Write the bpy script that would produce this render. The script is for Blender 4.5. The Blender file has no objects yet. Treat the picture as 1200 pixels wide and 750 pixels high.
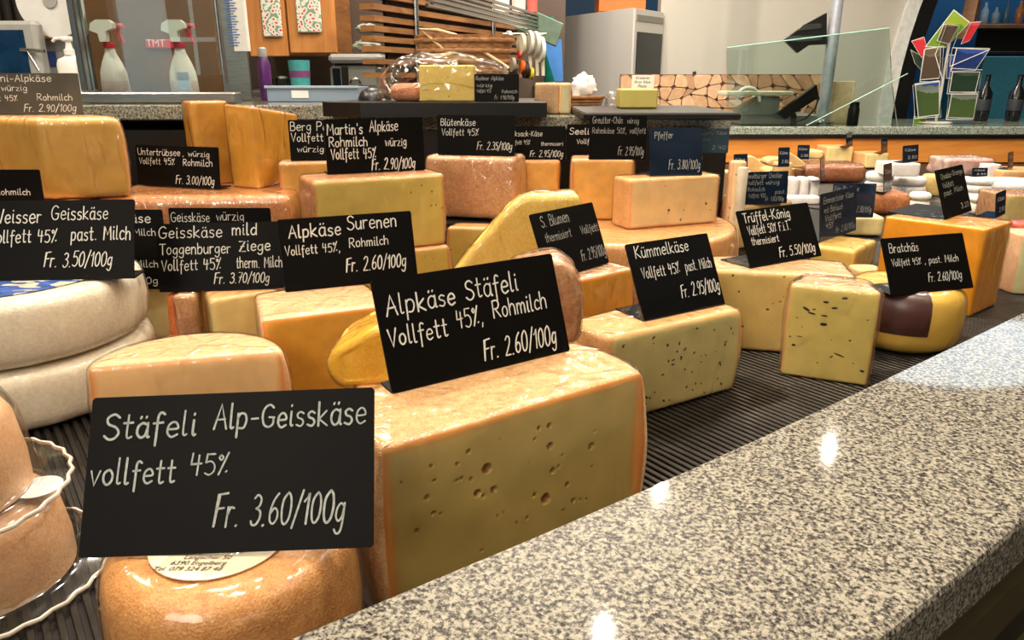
import bpy, bmesh, math, random
from mathutils import Vector, noise

# ------------------------------------------------------------------ camera, world, lights
H = 1.30                      # eye height above the shop floor
PITCH = math.radians(18.1)
FPX = 870.0                   # focal length in pixels of a 1200 x 750 frame
scene = bpy.context.scene
col = scene.collection
cam_d = bpy.data.cameras.new('camera')
cam_d.sensor_width = 36.0
cam_d.lens = FPX / 1200 * 36.0
cam_d.clip_start = 0.02
cam_d.dof.use_dof = False
cam = bpy.data.objects.new('camera', cam_d)
cam.location = (0, 0, H)
cam.rotation_euler = (math.pi / 2 - PITCH, 0, 0)
col.objects.link(cam)
scene.camera = cam

w = bpy.data.worlds.new('shop_ambient')
scene.world = w
w.use_nodes = True
w.node_tree.nodes['Background'].inputs[0].default_value = (0.72, 0.86, 1.0, 1)
w.node_tree.nodes['Background'].inputs[1].default_value = 2.4
scene.view_settings.view_transform = 'Standard'
scene.view_settings.look = 'None'
scene.view_settings.exposure = -0.12
scene.view_settings.gamma = 1.0
scene.view_settings.use_curve_mapping = False


def lamp(loc, energy, size, color=(1, .86, .68), aim=None, shape='DISK', spread=180, sy=None):
    d = bpy.data.lights.new('lamp', 'AREA')
    d.energy = energy
    d.shape = shape
    d.size = size
    if sy:
        d.size_y = sy
    d.color = color
    d.spread = math.radians(spread)
    o = bpy.data.objects.new('spot_and_fill_lamp', d)  # shared by the ceiling spots and the added, unseen fill lamps
    o.location = loc
    v = Vector(aim) - Vector(loc) if aim else Vector((0, 0, -1))
    o.rotation_euler = v.to_track_quat('-Z', 'Y').to_euler()
    col.objects.link(o)
    return o


WARM = (1.0, .88, .72)
# rows of small ceiling spots above the counter
for (x, y, e) in ((.29, 1.93, 15), (.63, 2.80, 16), (-.62, 1.15, 15), (-.25, .45, 7), (-1.35, 1.5, 16), (1.2, 1.5, 9),
                  (2.0, 2.2, 14), (.60, .80, 11), (-.6, 2.5, 14), (.2, 3.5, 12), (1.5, 3.15, 14), (-.15, 1.40, 9)):
    lamp((x, y, 2.45), e * 1.0, .02, WARM)
# added unseen uplights: their ceiling bounce serves as ambient fill
lamp((-1.2, -.4, 2.25), 42, 1.4, (1, .88, .72), aim=(-1.2, -.4, 4))
lamp((1.4, .2, 2.25), 42, 1.4, (1, .88, .72), aim=(1.4, .2, 4))
lamp((.2, 3.2, 2.3), 40, 1.4, (1, .93, .84), aim=(.2, 3.2, 4))
lamp((-.9, -1.4, 2.3), 26, .9, (1, .90, .78), aim=(.1, .9, .95))  # added unseen fill from behind the camera, aimed at the cheeses
lamp((.1, 2.9, 2.6), 24, .7, (1, .93, .84), aim=(.35, 4.2, 1.2))  # added unseen fill that brightens the fridge
lamp((3.1, 5.0, 2.6), 15, 1.5, (.72, .88, 1.0), aim=(2.9, 5.0, 1))  # bluish lamp aimed down into the far room

# ------------------------------------------------------------------ pixel -> place
SP, CP = math.sin(PITCH), math.cos(PITCH)


def ray(px, py):
    u, v = (px - 600) / FPX, (py - 375) / FPX
    return Vector((u, CP - v * SP, -SP - v * CP))


def PT(px, py, t):            # at camera depth t
    return Vector((0, 0, H)) + ray(px, py) * t


def PZ(px, py, z):            # on the level z (metres below the eye are negative)
    r = ray(px, py)
    return Vector((0, 0, H)) + r * (z / r.z)


def PY(px, py, y):            # on the upright plane at distance y
    r = ray(px, py)
    return Vector((0, 0, H)) + r * (y / r.y)


# ------------------------------------------------------------------ materials
def new_mat(name):
    m = bpy.data.materials.new(name)
    m.use_nodes = True
    return m, m.node_tree.nodes, m.node_tree.links, m.node_tree.nodes['Principled BSDF']


def rgb(c):
    """sRGB 0-255 to linear"""
    return tuple(((x / 255 + .055) / 1.055) ** 2.4 if x > 10 else x / 255 / 12.92 for x in c) + (1,)


MATS = {}


def coords(N, L, scale=(1, 1, 1), rot=(0, 0, 0)):
    tc = N.new('ShaderNodeTexCoord')
    mp = N.new('ShaderNodeMapping')
    mp.inputs['Scale'].default_value = scale
    mp.inputs['Rotation'].default_value = rot
    L.new(tc.outputs['Object'], mp.inputs['Vector'])
    return mp.outputs['Vector']


def plain(name, c, rough=.5, metal=0, var=.12, scale=40, bump=0, c2=None, stretch=(1, 1, 1), spec=.5, trans=0, emis=None, es=1, coat=0, bscale=None, detail=3):
    if name in MATS:
        return MATS[name]
    m, N, L, b = new_mat(name)
    base = rgb(c)
    vec = coords(N, L, stretch)
    nz = N.new('ShaderNodeTexNoise')
    nz.inputs['Scale'].default_value = scale
    nz.inputs['Detail'].default_value = detail
    L.new(vec, nz.inputs['Vector'])
    rp = N.new('ShaderNodeValToRGB')
    rp.color_ramp.elements[0].position = .32
    rp.color_ramp.elements[1].position = .68
    if c2 is None:
        rp.color_ramp.elements[0].color = tuple(x * (1 - var) for x in base[:3]) + (1,)
        rp.color_ramp.elements[1].color = tuple(min(1, x * (1 + var)) for x in base[:3]) + (1,)
    else:
        rp.color_ramp.elements[0].color = rgb(c2)
        rp.color_ramp.elements[1].color = base
    L.new(nz.outputs['Fac'], rp.inputs['Fac'])
    L.new(rp.outputs['Color'], b.inputs['Base Color'])
    b.inputs['Roughness'].default_value = rough
    b.inputs['Metallic'].default_value = metal
    b.inputs['Specular IOR Level'].default_value = spec
    b.inputs['Transmission Weight'].default_value = trans
    b.inputs['Coat Weight'].default_value = coat
    b.inputs['Coat Roughness'].default_value = .08
    if emis:
        b.inputs['Emission Color'].default_value = rgb(emis)
        b.inputs['Emission Strength'].default_value = es
    if bump:
        n2 = N.new('ShaderNodeTexNoise')
        n2.inputs['Scale'].default_value = bscale or scale * 3
        n2.inputs['Detail'].default_value = 4
        L.new(vec, n2.inputs['Vector'])
        bp = N.new('ShaderNodeBump')
        bp.inputs['Strength'].default_value = bump
        bp.inputs['Distance'].default_value = .002
        L.new(n2.outputs['Fac'], bp.inputs['Height'])
        L.new(bp.outputs['Normal'], b.inputs['Normal'])
    MATS[name] = m
    return m


def paste(name, c, edge, w=.006, rough=.42, speck=None, speck_scale=130, speck_size=.2, mott=.06, wet=.35):
    """cut face of a cheese: body colour, orange rim where the rind begins, faint mottling, dark specks"""
    if name in MATS:
        return MATS[name]
    m, N, L, b = new_mat(name)
    vec = coords(N, L)
    at = N.new('ShaderNodeAttribute')
    at.attribute_name = 'rd'
    n1 = N.new('ShaderNodeTexNoise'); n1.inputs['Scale'].default_value = 22; n1.inputs['Detail'].default_value = 4
    L.new(vec, n1.inputs['Vector'])
    ad = N.new('ShaderNodeMath'); ad.operation = 'MULTIPLY_ADD'
    ad.inputs[1].default_value = w * .9; ad.inputs[2].default_value = -w * .45
    L.new(n1.outputs['Fac'], ad.inputs[0])
    su = N.new('ShaderNodeMath'); su.operation = 'ADD'
    L.new(at.outputs['Fac'], su.inputs[0]); L.new(ad.outputs[0], su.inputs[1])
    mr = N.new('ShaderNodeMapRange'); mr.interpolation_type = 'SMOOTHSTEP'
    mr.inputs['From Min'].default_value = 0.0; mr.inputs['From Max'].default_value = w
    L.new(su.outputs[0], mr.inputs['Value'])
    rp = N.new('ShaderNodeValToRGB')
    base = rgb(c)
    rp.color_ramp.elements[0].position = .35; rp.color_ramp.elements[1].position = .65
    rp.color_ramp.elements[0].color = tuple(x * (1 - mott) for x in base[:3]) + (1,)
    rp.color_ramp.elements[1].color = tuple(min(1, x * (1 + mott)) for x in base[:3]) + (1,)
    n3 = N.new('ShaderNodeTexNoise'); n3.inputs['Scale'].default_value = 45; n3.inputs['Detail'].default_value = 5
    L.new(vec, n3.inputs['Vector']); L.new(n3.outputs['Fac'], rp.inputs['Fac'])
    mx = N.new('ShaderNodeMix'); mx.data_type = 'RGBA'
    L.new(mr.outputs['Result'], mx.inputs['Factor'])
    mx.inputs['A'].default_value = rgb(edge)
    L.new(rp.outputs['Color'], mx.inputs['B'])
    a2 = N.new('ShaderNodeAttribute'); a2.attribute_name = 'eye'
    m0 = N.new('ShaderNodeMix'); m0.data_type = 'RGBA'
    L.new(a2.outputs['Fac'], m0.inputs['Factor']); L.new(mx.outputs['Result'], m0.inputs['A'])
    m0.inputs['B'].default_value = rgb((172, 122, 48))  # oily gold of the eyes, with their shade put into the colour
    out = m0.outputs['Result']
    if speck:
        vo = N.new('ShaderNodeTexVoronoi'); vo.inputs['Scale'].default_value = speck_scale
        L.new(vec, vo.inputs['Vector'])
        lt = N.new('ShaderNodeMath'); lt.operation = 'LESS_THAN'; lt.inputs[1].default_value = speck_size
        L.new(vo.outputs['Distance'], lt.inputs[0])
        n4 = N.new('ShaderNodeTexNoise'); n4.inputs['Scale'].default_value = 60
        L.new(vec, n4.inputs['Vector'])
        gt = N.new('ShaderNodeMath'); gt.operation = 'GREATER_THAN'; gt.inputs[1].default_value = .58
        L.new(n4.outputs['Fac'], gt.inputs[0])
        mu = N.new('ShaderNodeMath'); mu.operation = 'MULTIPLY'
        L.new(lt.outputs[0], mu.inputs[0]); L.new(gt.outputs[0], mu.inputs[1])
        m2 = N.new('ShaderNodeMix'); m2.data_type = 'RGBA'
        L.new(mu.outputs[0], m2.inputs['Factor']); L.new(out, m2.inputs['A'])
        m2.inputs['B'].default_value = rgb(speck)
        out = m2.outputs['Result']
    L.new(out, b.inputs['Base Color'])
    b.inputs['Roughness'].default_value = rough
    b.inputs['Coat Weight'].default_value = wet
    b.inputs['Coat Roughness'].default_value = .18
    b.inputs['Subsurface Weight'].default_value = .06
    b.inputs['Subsurface Radius'].default_value = (.006, .004, .0015)
    b.inputs['Subsurface Scale'].default_value = 1.0
    bp = N.new('ShaderNodeBump'); bp.inputs['Strength'].default_value = .25; bp.inputs['Distance'].default_value = .001
    L.new(n3.outputs['Fac'], bp.inputs['Height']); L.new(bp.outputs['Normal'], b.inputs['Normal'])
    MATS[name] = m
    return m


def rind(name, c, c2, rough=.5, scale=60, fine=420, bump=.4, wet=.2, lines=0):
    if name in MATS:
        return MATS[name]
    m, N, L, b = new_mat(name)
    vec = coords(N, L)
    n1 = N.new('ShaderNodeTexNoise'); n1.inputs['Scale'].default_value = scale; n1.inputs['Detail'].default_value = 6
    n1.inputs['Roughness'].default_value = .65
    L.new(vec, n1.inputs['Vector'])
    rp = N.new('ShaderNodeValToRGB')
    rp.color_ramp.elements[0].position = .38; rp.color_ramp.elements[1].position = .62
    rp.color_ramp.elements[0].color = rgb(c2); rp.color_ramp.elements[1].color = rgb(c)
    nf = N.new('ShaderNodeTexNoise'); nf.inputs['Scale'].default_value = max(260, scale * 5); nf.inputs['Detail'].default_value = 3
    L.new(vec, nf.inputs['Vector'])
    av = N.new('ShaderNodeMix'); av.data_type = 'FLOAT'; av.inputs['Factor'].default_value = .5
    L.new(n1.outputs['Fac'], av.inputs['A']); L.new(nf.outputs['Fac'], av.inputs['B'])
    L.new(av.outputs['Result'], rp.inputs['Fac'])
    n2 = N.new('ShaderNodeTexNoise'); n2.inputs['Scale'].default_value = fine; n2.inputs['Detail'].default_value = 2
    L.new(vec, n2.inputs['Vector'])
    h = n2.outputs['Fac']
    out = rp.outputs['Color']
    if lines:                                       # cloth weave pressed in the rind
        wv = N.new('ShaderNodeTexWave'); wv.inputs['Scale'].default_value = lines; wv.inputs['Distortion'].default_value = 1.5
        wv.inputs['Detail'].default_value = 1
        L.new(coords(N, L, (1, 1, 1), (0, 0, .5)), wv.inputs['Vector'])
        ad = N.new('ShaderNodeMath'); ad.operation = 'ADD'
        L.new(h, ad.inputs[0]); L.new(wv.outputs['Fac'], ad.inputs[1]); h = ad.outputs[0]
        mx = N.new('ShaderNodeMix'); mx.data_type = 'RGBA'; mx.blend_type = 'MULTIPLY'
        mp = N.new('ShaderNodeMapRange'); mp.inputs['To Min'].default_value = .8; mp.inputs['To Max'].default_value = 1.08
        L.new(wv.outputs['Fac'], mp.inputs['Value'])
        cb = N.new('ShaderNodeCombineColor')
        for i in range(3):
            L.new(mp.outputs['Result'], cb.inputs[i])
        mx.inputs['Factor'].default_value = 1
        L.new(out, mx.inputs['A']); L.new(cb.outputs['Color'], mx.inputs['B']); out = mx.outputs['Result']
    L.new(out, b.inputs['Base Color'])
    b.inputs['Roughness'].default_value = rough
    b.inputs['Coat Weight'].default_value = wet
    b.inputs['Coat Roughness'].default_value = .2
    bp = N.new('ShaderNodeBump'); bp.inputs['Strength'].default_value = bump; bp.inputs['Distance'].default_value = .0012
    L.new(h, bp.inputs['Height']); L.new(bp.outputs['Normal'], b.inputs['Normal'])
    MATS[name] = m
    return m


def film_mat(name='cling_film', tint=(252, 250, 245), base=.05, k=1.0, rough=.12, wscale=30, strength=.9, stretch=(1, 1, .35), rot=(.4, .6, .3), cap=.5):
    if name in MATS:
        return MATS[name]
    m, N, L, b = new_mat(name)
    N.remove(b)
    out = [n for n in N if n.type == 'OUTPUT_MATERIAL'][0]
    vec = coords(N, L, stretch, rot)
    n1 = N.new('ShaderNodeTexNoise'); n1.inputs['Scale'].default_value = wscale; n1.inputs['Detail'].default_value = 5
    n1.inputs['Distortion'].default_value = 1.2
    n1.noise_type = 'RIDGED_MULTIFRACTAL'
    L.new(vec, n1.inputs['Vector'])
    bp = N.new('ShaderNodeBump'); bp.inputs['Strength'].default_value = strength; bp.inputs['Distance'].default_value = .006
    L.new(n1.outputs['Fac'], bp.inputs['Height'])
    fr = N.new('ShaderNodeFresnel'); fr.inputs['IOR'].default_value = 1.4
    L.new(bp.outputs['Normal'], fr.inputs['Normal'])
    ma = N.new('ShaderNodeMath'); ma.operation = 'MULTIPLY_ADD'
    ma.inputs[1].default_value = k; ma.inputs[2].default_value = base; ma.use_clamp = True
    L.new(fr.outputs[0], ma.inputs[0])
    mn_ = N.new('ShaderNodeMath'); mn_.operation = 'MINIMUM'; mn_.inputs[1].default_value = cap; L.new(ma.outputs[0], mn_.inputs[0]); ma = mn_
    tr = N.new('ShaderNodeBsdfTransparent'); tr.inputs[0].default_value = rgb(tint)
    gl = N.new('ShaderNodeBsdfGlossy'); gl.inputs['Roughness'].default_value = rough
    L.new(bp.outputs['Normal'], gl.inputs['Normal'])
    mx = N.new('ShaderNodeMixShader')
    L.new(ma.outputs[0], mx.inputs[0]); L.new(tr.outputs[0], mx.inputs[1]); L.new(gl.outputs[0], mx.inputs[2])
    L.new(mx.outputs[0], out.inputs['Surface'])
    MATS[name] = m
    return m


def granite_mat(name, cream, grey, dark, scale=330):
    m, N, L, b = new_mat(name)
    vec = coords(N, L, (1, 1, 1), (0, 0, .6))
    n1 = N.new('ShaderNodeTexNoise'); n1.inputs['Scale'].default_value = scale; n1.inputs['Detail'].default_value = 2.5
    n1.inputs['Roughness'].default_value = .6
    L.new(vec, n1.inputs['Vector'])
    rp = N.new('ShaderNodeValToRGB'); e = rp.color_ramp.elements
    e[0].position = .33; e[0].color = rgb(dark)
    e[1].position = .58; e[1].color = rgb(cream)
    k = e.new(.43); k.color = rgb(grey)
    k = e.new(.51); k.color = rgb(tuple((a * .45 + c * .55) for a, c in zip(grey, cream)))
    L.new(n1.outputs['Fac'], rp.inputs['Fac'])
    v2 = N.new('ShaderNodeTexVoronoi'); v2.inputs['Scale'].default_value = scale * 1.1
    L.new(vec, v2.inputs['Vector'])
    mp = N.new('ShaderNodeMapRange'); mp.inputs['From Max'].default_value = 1; mp.inputs['To Min'].default_value = .80; mp.inputs['To Max'].default_value = 1.12
    sc = N.new('ShaderNodeSeparateColor'); L.new(v2.outputs['Color'], sc.inputs[0])
    L.new(sc.outputs[0], mp.inputs['Value'])
    cb = N.new('ShaderNodeCombineColor')
    for i in range(3):
        L.new(mp.outputs['Result'], cb.inputs[i])
    mx = N.new('ShaderNodeMix'); mx.data_type = 'RGBA'; mx.blend_type = 'MULTIPLY'; mx.inputs['Factor'].default_value = 1
    L.new(rp.outputs['Color'], mx.inputs['A']); L.new(cb.outputs['Color'], mx.inputs['B'])
    L.new(mx.outputs['Result'], b.inputs['Base Color'])
    b.inputs['Roughness'].default_value = .045
    b.inputs['Specular IOR Level'].default_value = .5
    MATS[name] = m
    return m


def wood_mat(name, c, c2, rough=.45, scale=6, stretch=(1, 1, 8)):
    if name in MATS:
        return MATS[name]
    m, N, L, b = new_mat(name)
    vec = coords(N, L, stretch)
    n1 = N.new('ShaderNodeTexNoise'); n1.inputs['Scale'].default_value = scale; n1.inputs['Detail'].default_value = 6
    n1.inputs['Distortion'].default_value = .6
    L.new(vec, n1.inputs['Vector'])
    rp = N.new('ShaderNodeValToRGB')
    rp.color_ramp.elements[0].position = .35; rp.color_ramp.elements[1].position = .65
    rp.color_ramp.elements[0].color = rgb(c2); rp.color_ramp.elements[1].color = rgb(c)
    L.new(n1.outputs['Fac'], rp.inputs['Fac']); L.new(rp.outputs['Color'], b.inputs['Base Color'])
    b.inputs['Roughness'].default_value = rough
    MATS[name] = m
    return m


def glass_mat(name='clear_glass', k=.9, base=.02, tint=(238, 246, 242), rough=.0):
    if name in MATS:
        return MATS[name]
    m, N, L, b = new_mat(name)
    N.remove(b)
    out = [n for n in N if n.type == 'OUTPUT_MATERIAL'][0]
    fr = N.new('ShaderNodeFresnel'); fr.inputs['IOR'].default_value = 1.5
    ma = N.new('ShaderNodeMath'); ma.operation = 'MULTIPLY_ADD'
    ma.inputs[1].default_value = k; ma.inputs[2].default_value = base; ma.use_clamp = True
    L.new(fr.outputs[0], ma.inputs[0])
    tr = N.new('ShaderNodeBsdfTransparent'); tr.inputs[0].default_value = rgb(tint)
    gl = N.new('ShaderNodeBsdfGlossy'); gl.inputs['Roughness'].default_value = rough
    mx = N.new('ShaderNodeMixShader')
    L.new(ma.outputs[0], mx.inputs[0]); L.new(tr.outputs[0], mx.inputs[1]); L.new(gl.outputs[0], mx.inputs[2])
    L.new(mx.outputs[0], out.inputs['Surface'])
    MATS[name] = m
    return m


# ------------------------------------------------------------------ object helpers
ORG = {}


def mk(name, verts, faces, mats, parent=None, loc=None, midx=None, smooth=None, rd=None):
    """one mesh object, vertices given in world space; a child shares its root's origin"""
    if parent is not None:
        L0 = ORG[parent]
    else:
        L0 = Vector(loc) if loc is not None else Vector((sum(v[0] for v in verts) / len(verts), sum(v[1] for v in verts) / len(verts), min(v[2] for v in verts)))
    me = bpy.data.meshes.new(name)
    me.from_pydata([tuple(Vector(v) - L0) for v in verts], [], faces)
    if not isinstance(mats, (list, tuple)):
        mats = [mats]
    for m in mats:
        me.materials.append(m)
    if midx:
        me.polygons.foreach_set('material_index', midx)
    if smooth is not None:
        me.polygons.foreach_set('use_smooth', [True] * len(me.polygons))
        me.set_sharp_from_angle(angle=math.radians(smooth))
    if rd is not None:
        a = me.attributes.new('rd', 'FLOAT', 'POINT')
        a.data.foreach_set('value', rd)
    me.update()
    o = bpy.data.objects.new(name, me)
    if parent is None:
        o.location = L0
    else:
        o.parent = parent
    ORG[o] = L0
    col.objects.link(o)
    return o


def tag(o, label, cat, group=None, kind=None):
    o['label'] = label
    if cat:
        o['category'] = cat
    if group:
        o['group'] = group
    if kind:
        o['kind'] = kind
    return o


def empty(name, loc, label=None, cat=None, group=None):
    o = bpy.data.objects.new(name, None)
    o.empty_display_size = .02
    o.location = loc
    ORG[o] = Vector(loc)
    col.objects.link(o)
    if label:
        tag(o, label, cat, group)
    return o


def struct(o):
    o['kind'] = 'structure'
    return o


def merge(*parts):
    V, F = [], []
    for v, f in parts:
        k = len(V)
        V += list(v)
        F += [tuple(i + k for i in q) for q in f]
    return V, F


def box(x0, x1, y0, y1, z0, z1, bev=.0):
    """chamfered box"""
    b = min(bev, (x1 - x0) * .45, (y1 - y0) * .45, (z1 - z0) * .45)
    if b <= 0:
        V = [Vector((x, y, z)) for z in (z0, z1) for y in (y0, y1) for x in (x0, x1)]
        return V, [(0, 2, 3, 1), (4, 5, 7, 6), (0, 1, 5, 4), (2, 6, 7, 3), (0, 4, 6, 2), (1, 3, 7, 5)]
    V = []
    idx = {}
    for sz in (0, 1):
        for sy in (0, 1):
            for sx in (0, 1):
                X, Y, Z = (x0, x1)[sx], (y0, y1)[sy], (z0, z1)[sz]
                dx, dy, dz = (b, -b)[sx], (b, -b)[sy], (b, -b)[sz]
                for a, p in (('x', (X, Y + dy, Z + dz)), ('y', (X + dx, Y, Z + dz)), ('z', (X + dx, Y + dy, Z))):
                    idx[(sx, sy, sz, a)] = len(V)
                    V.append(Vector(p))
    F = []
    g = lambda sx, sy, sz, a: idx[(sx, sy, sz, a)]
    for s in (0, 1):
        F.append(tuple(g(s, y, z, 'x') for y, z in ((0, 0), (1, 0), (1, 1), (0, 1))))
        F.append(tuple(g(x, s, z, 'y') for x, z in ((0, 0), (1, 0), (1, 1), (0, 1))))
        F.append(tuple(g(x, y, s, 'z') for x, y in ((0, 0), (1, 0), (1, 1), (0, 1))))
    for a in (0, 1):
        for c in (0, 1):
            F.append((g(0, a, c, 'y'), g(1, a, c, 'y'), g(1, a, c, 'z'), g(0, a, c, 'z')))
            F.append((g(a, 0, c, 'x'), g(a, 1, c, 'x'), g(a, 1, c, 'z'), g(a, 0, c, 'z')))
            F.append((g(a, c, 0, 'x'), g(a, c, 1, 'x'), g(a, c, 1, 'y'), g(a, c, 0, 'y')))
    for sx in (0, 1):
        for sy in (0, 1):
            for sz in (0, 1):
                F.append((g(sx, sy, sz, 'x'), g(sx, sy, sz, 'y'), g(sx, sy, sz, 'z')))
    return V, F


def xf(vf, origin, ang=0, tilt=0, roll=0):
    """rotate local geometry (about its own origin) and move it"""
    from mathutils import Matrix
    M = Matrix.Rotation(ang, 3, 'Z') @ Matrix.Rotation(tilt, 3, 'X') @ Matrix.Rotation(roll, 3, 'Y')
    o = Vector(origin)
    return [M @ Vector(v) + o for v in vf[0]], vf[1]


def prism(pts, z0, z1):
    n = len(pts)
    V = [Vector((p[0], p[1], z0)) for p in pts] + [Vector((p[0], p[1], z1)) for p in pts]
    F = [tuple(reversed(range(n))), tuple(range(n, 2 * n))] + [(i, (i + 1) % n, n + (i + 1) % n, n + i) for i in range(n)]
    return V, F


def plate(pts, thick):
    """polygon given by 3-D points, thickened along its normal"""
    P = [Vector(p) for p in pts]
    n = Vector((0, 0, 0))
    for i in range(len(P)):
        a, b = P[i], P[(i + 1) % len(P)]
        n += a.cross(b)
    n.normalize()
    k = len(P)
    V = P + [p - n * thick for p in P]
    F = [tuple(range(k)), tuple(reversed(range(k, 2 * k)))] + [((i + 1) % k, i, k + i, k + (i + 1) % k) for i in range(k)]
    return V, F


def lathe(prof, c, n=32, sx=1, sy=1, close=True):
    """profile [(r, z)] from bottom up around centre c"""
    V, F = [], []
    for r, z in prof:
        for k in range(n):
            a = 2 * math.pi * k / n
            V.append(Vector((c[0] + r * sx * math.cos(a), c[1] + r * sy * math.sin(a), c[2] + z)))
    for i in range(len(prof) - 1):
        for k in range(n):
            F.append((i * n + k, i * n + (k + 1) % n, (i + 1) * n + (k + 1) % n, (i + 1) * n + k))
    if close:
        F.append(tuple(reversed(range(n))))
        F.append(tuple((len(prof) - 1) * n + k for k in range(n)))
    return V, F


def tube(path, r, n=8, cap=True):
    P = [Vector(p) for p in path]
    V, F = [], []
    up = Vector((0, 0, 1))
    for i, p in enumerate(P):
        d = (P[min(i + 1, len(P) - 1)] - P[max(i - 1, 0)]).normalized()
        a = d.cross(up)
        if a.length < .05:
            a = d.cross(Vector((0, 1, 0)))
        a.normalize()
        b = a.cross(d)
        rr = r[i] if isinstance(r, (list, tuple)) else r
        for k in range(n):
            t = 2 * math.pi * k / n
            V.append(p + a * rr * math.cos(t) + b * rr * math.sin(t))
    for i in range(len(P) - 1):
        for k in range(n):
            F.append((i * n + k, (i + 1) * n + k, (i + 1) * n + (k + 1) % n, i * n + (k + 1) % n))
    if cap:
        F.append(tuple(range(n)))
        F.append(tuple((len(P) - 1) * n + k for k in reversed(range(n))))
    return V, F


# ------------------------------------------------------------------ cheese loft
PIT = []


def loft(plan, z0, z1, ds=.004, round_=.005, bulge=.006, wob=.0006, smooth_n=3, seed=0, grow=0, pits=None, top_tilt=None, crinkle=0):
    """plan: [((x, y), kind, sag)] counter-clockwise; kind r = rind side, c = cut side. Returns V, F, midx, rd"""
    P, K, dst = [], [], []
    n = len(plan)
    for i in range(n):
        (a, kd, sag), b = plan[i], plan[(i + 1) % n][0]
        a, b = Vector((a[0], a[1])), Vector((b[0], b[1]))
        e = b - a
        Ln = e.length
        nr = Vector((e.y, -e.x)).normalized()
        N = max(2, int((Ln + 1.5 * sag) / ds))
        kp, kn = plan[i - 1][1], plan[(i + 1) % n][1]
        for j in range(N):
            s = j / N
            h = math.sqrt(max(0, 1 - (2 * s - 1) ** 2)) if sag > Ln * .3 else 4 * s * (1 - s)
            if sag > Ln * .3:
                th = math.pi * (1 - s)
                q = a + e * (.5 + .5 * math.cos(th)) + nr * sag * math.sin(th)
            else:
                q = a + e * s + nr * sag * h
            P.append(q)
            K.append(kd)
            if kd == 'c':
                d = 9.0
                if kp == 'r':
                    d = min(d, s * Ln)
                if kn == 'r':
                    d = min(d, (1 - s) * Ln)
                dst.append(d)
            else:
                dst.append(0)
    m = len(P)
    for _ in range(smooth_n):
        P = [(P[i - 1] + P[i] * 2 + P[(i + 1) % m]) / 4 for i in range(m)]
    NR = []
    for i in range(m):
        e = P[(i + 1) % m] - P[i - 1]
        NR.append(Vector((e.y, -e.x)).normalized())
    W = [1.0 if k == 'r' else 0.0 for k in K]
    for _ in range(6):
        W = [(W[i - 1] + W[i] * 2 + W[(i + 1) % m]) / 4 for i in range(m)]
    hgt = z1 - z0
    r = min(round_, hgt * .35)
    rows = []
    for j in range(4):
        a = math.pi / 2 * j / 4
        rows.append((z0 + r - r * math.cos(a), r - r * math.sin(a), 0))
    nz = max(2, int((hgt - 2 * r) / ds))
    for j in range(nz + 1):
        rows.append((z0 + r + (hgt - 2 * r) * j / nz, 0, 0))
    for j in range(1, 5):
        a = math.pi / 2 * j / 4
        rows.append((z1 - r + r * math.sin(a), r - r * math.cos(a), math.sin(a)))
    ctr = sum(P, Vector((0, 0))) / m
    V, F, MI, RD = [], [], [], []
    PIT.clear()
    so = Vector((seed * 3.1, seed * 1.7, seed * .9))

    def add(x, y, z, rdv, nv=None, fix=False):
        q = Vector((x, y, z))
        if wob and not fix:
            k = noise.noise(q * 38 + so) * wob + noise.noise(q * 9 + so) * wob * 1.6
            if crinkle:
                k += crinkle * .55 * abs(noise.noise(q * 75 + so)) + crinkle * .8 * abs(noise.noise(Vector((q.x * 30, q.y * 30, q.z * 14)) + so))
            if nv is not None:
                q += Vector((nv.x, nv.y, 0)) * k
            else:
                q.z += k * .6
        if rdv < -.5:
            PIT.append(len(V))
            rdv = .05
        V.append(q)
        RD.append(rdv)
    for (z, ins, nzc) in rows:
        s = (z - z0) / hgt
        bl = bulge * (1 - (2 * s - 1) ** 2)
        for i in range(m):
            off = -ins + bl * W[i] + grow
            q = P[i] + NR[i] * off
            zz = z + grow * nzc
            pit = False
            if pits and K[i] == 'c':
                for (ux, uy, uz, pr) in pits:
                    dd = math.sqrt((q.x - ux) ** 2 + (q.y - uy) ** 2 + (z - uz) ** 2)
                    if dd < pr:
                        q = q - NR[i] * pr * 1.3 * max(0, 1 - (dd / pr) ** 2) ** .5
                        pit = True
            add(q.x, q.y, zz, (min(dst[i], z1 - z, z - z0) if not pit else -1) if K[i] == 'c' else 0, NR[i], fix=(s < .02))
    R = len(rows)
    for j in range(R - 1):
        for i in range(m):
            F.append((j * m + i, j * m + (i + 1) % m, (j + 1) * m + (i + 1) % m, (j + 1) * m + i))
            MI.append(0 if K[i] == 'c' and rows[j + 1][0] < z1 - r * .25 and rows[j][0] > z0 + r * .2 else 1)
    F.append(tuple(reversed(range(m))))
    MI.append(1)
    # top cap: rings closing towards the centre
    prev = (R - 1) * m
    for f in (.93, .8, .62, .4, .2):
        st = len(V)
        for i in range(m):
            q = ctr + (P[i] - NR[i] * r - ctr) * f
            add(q.x, q.y, z1 + grow, 0)
        for i in range(m):
            F.append((prev + i, prev + (i + 1) % m, st + (i + 1) % m, st + i))
            MI.append(1)
        prev = st
    F.append(tuple(prev + i for i in range(m)))
    MI.append(1)
    if top_tilt:                       # (dz per metre x, dz per metre y) applied at the top
        for v in V:
            s = (v.z - z0) / hgt
            v.z += s * ((v.x - ctr.x) * top_tilt[0] + (v.y - ctr.y) * top_tilt[1])
    return V, F, MI, RD


_seed = [0]
TOPS = []


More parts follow.
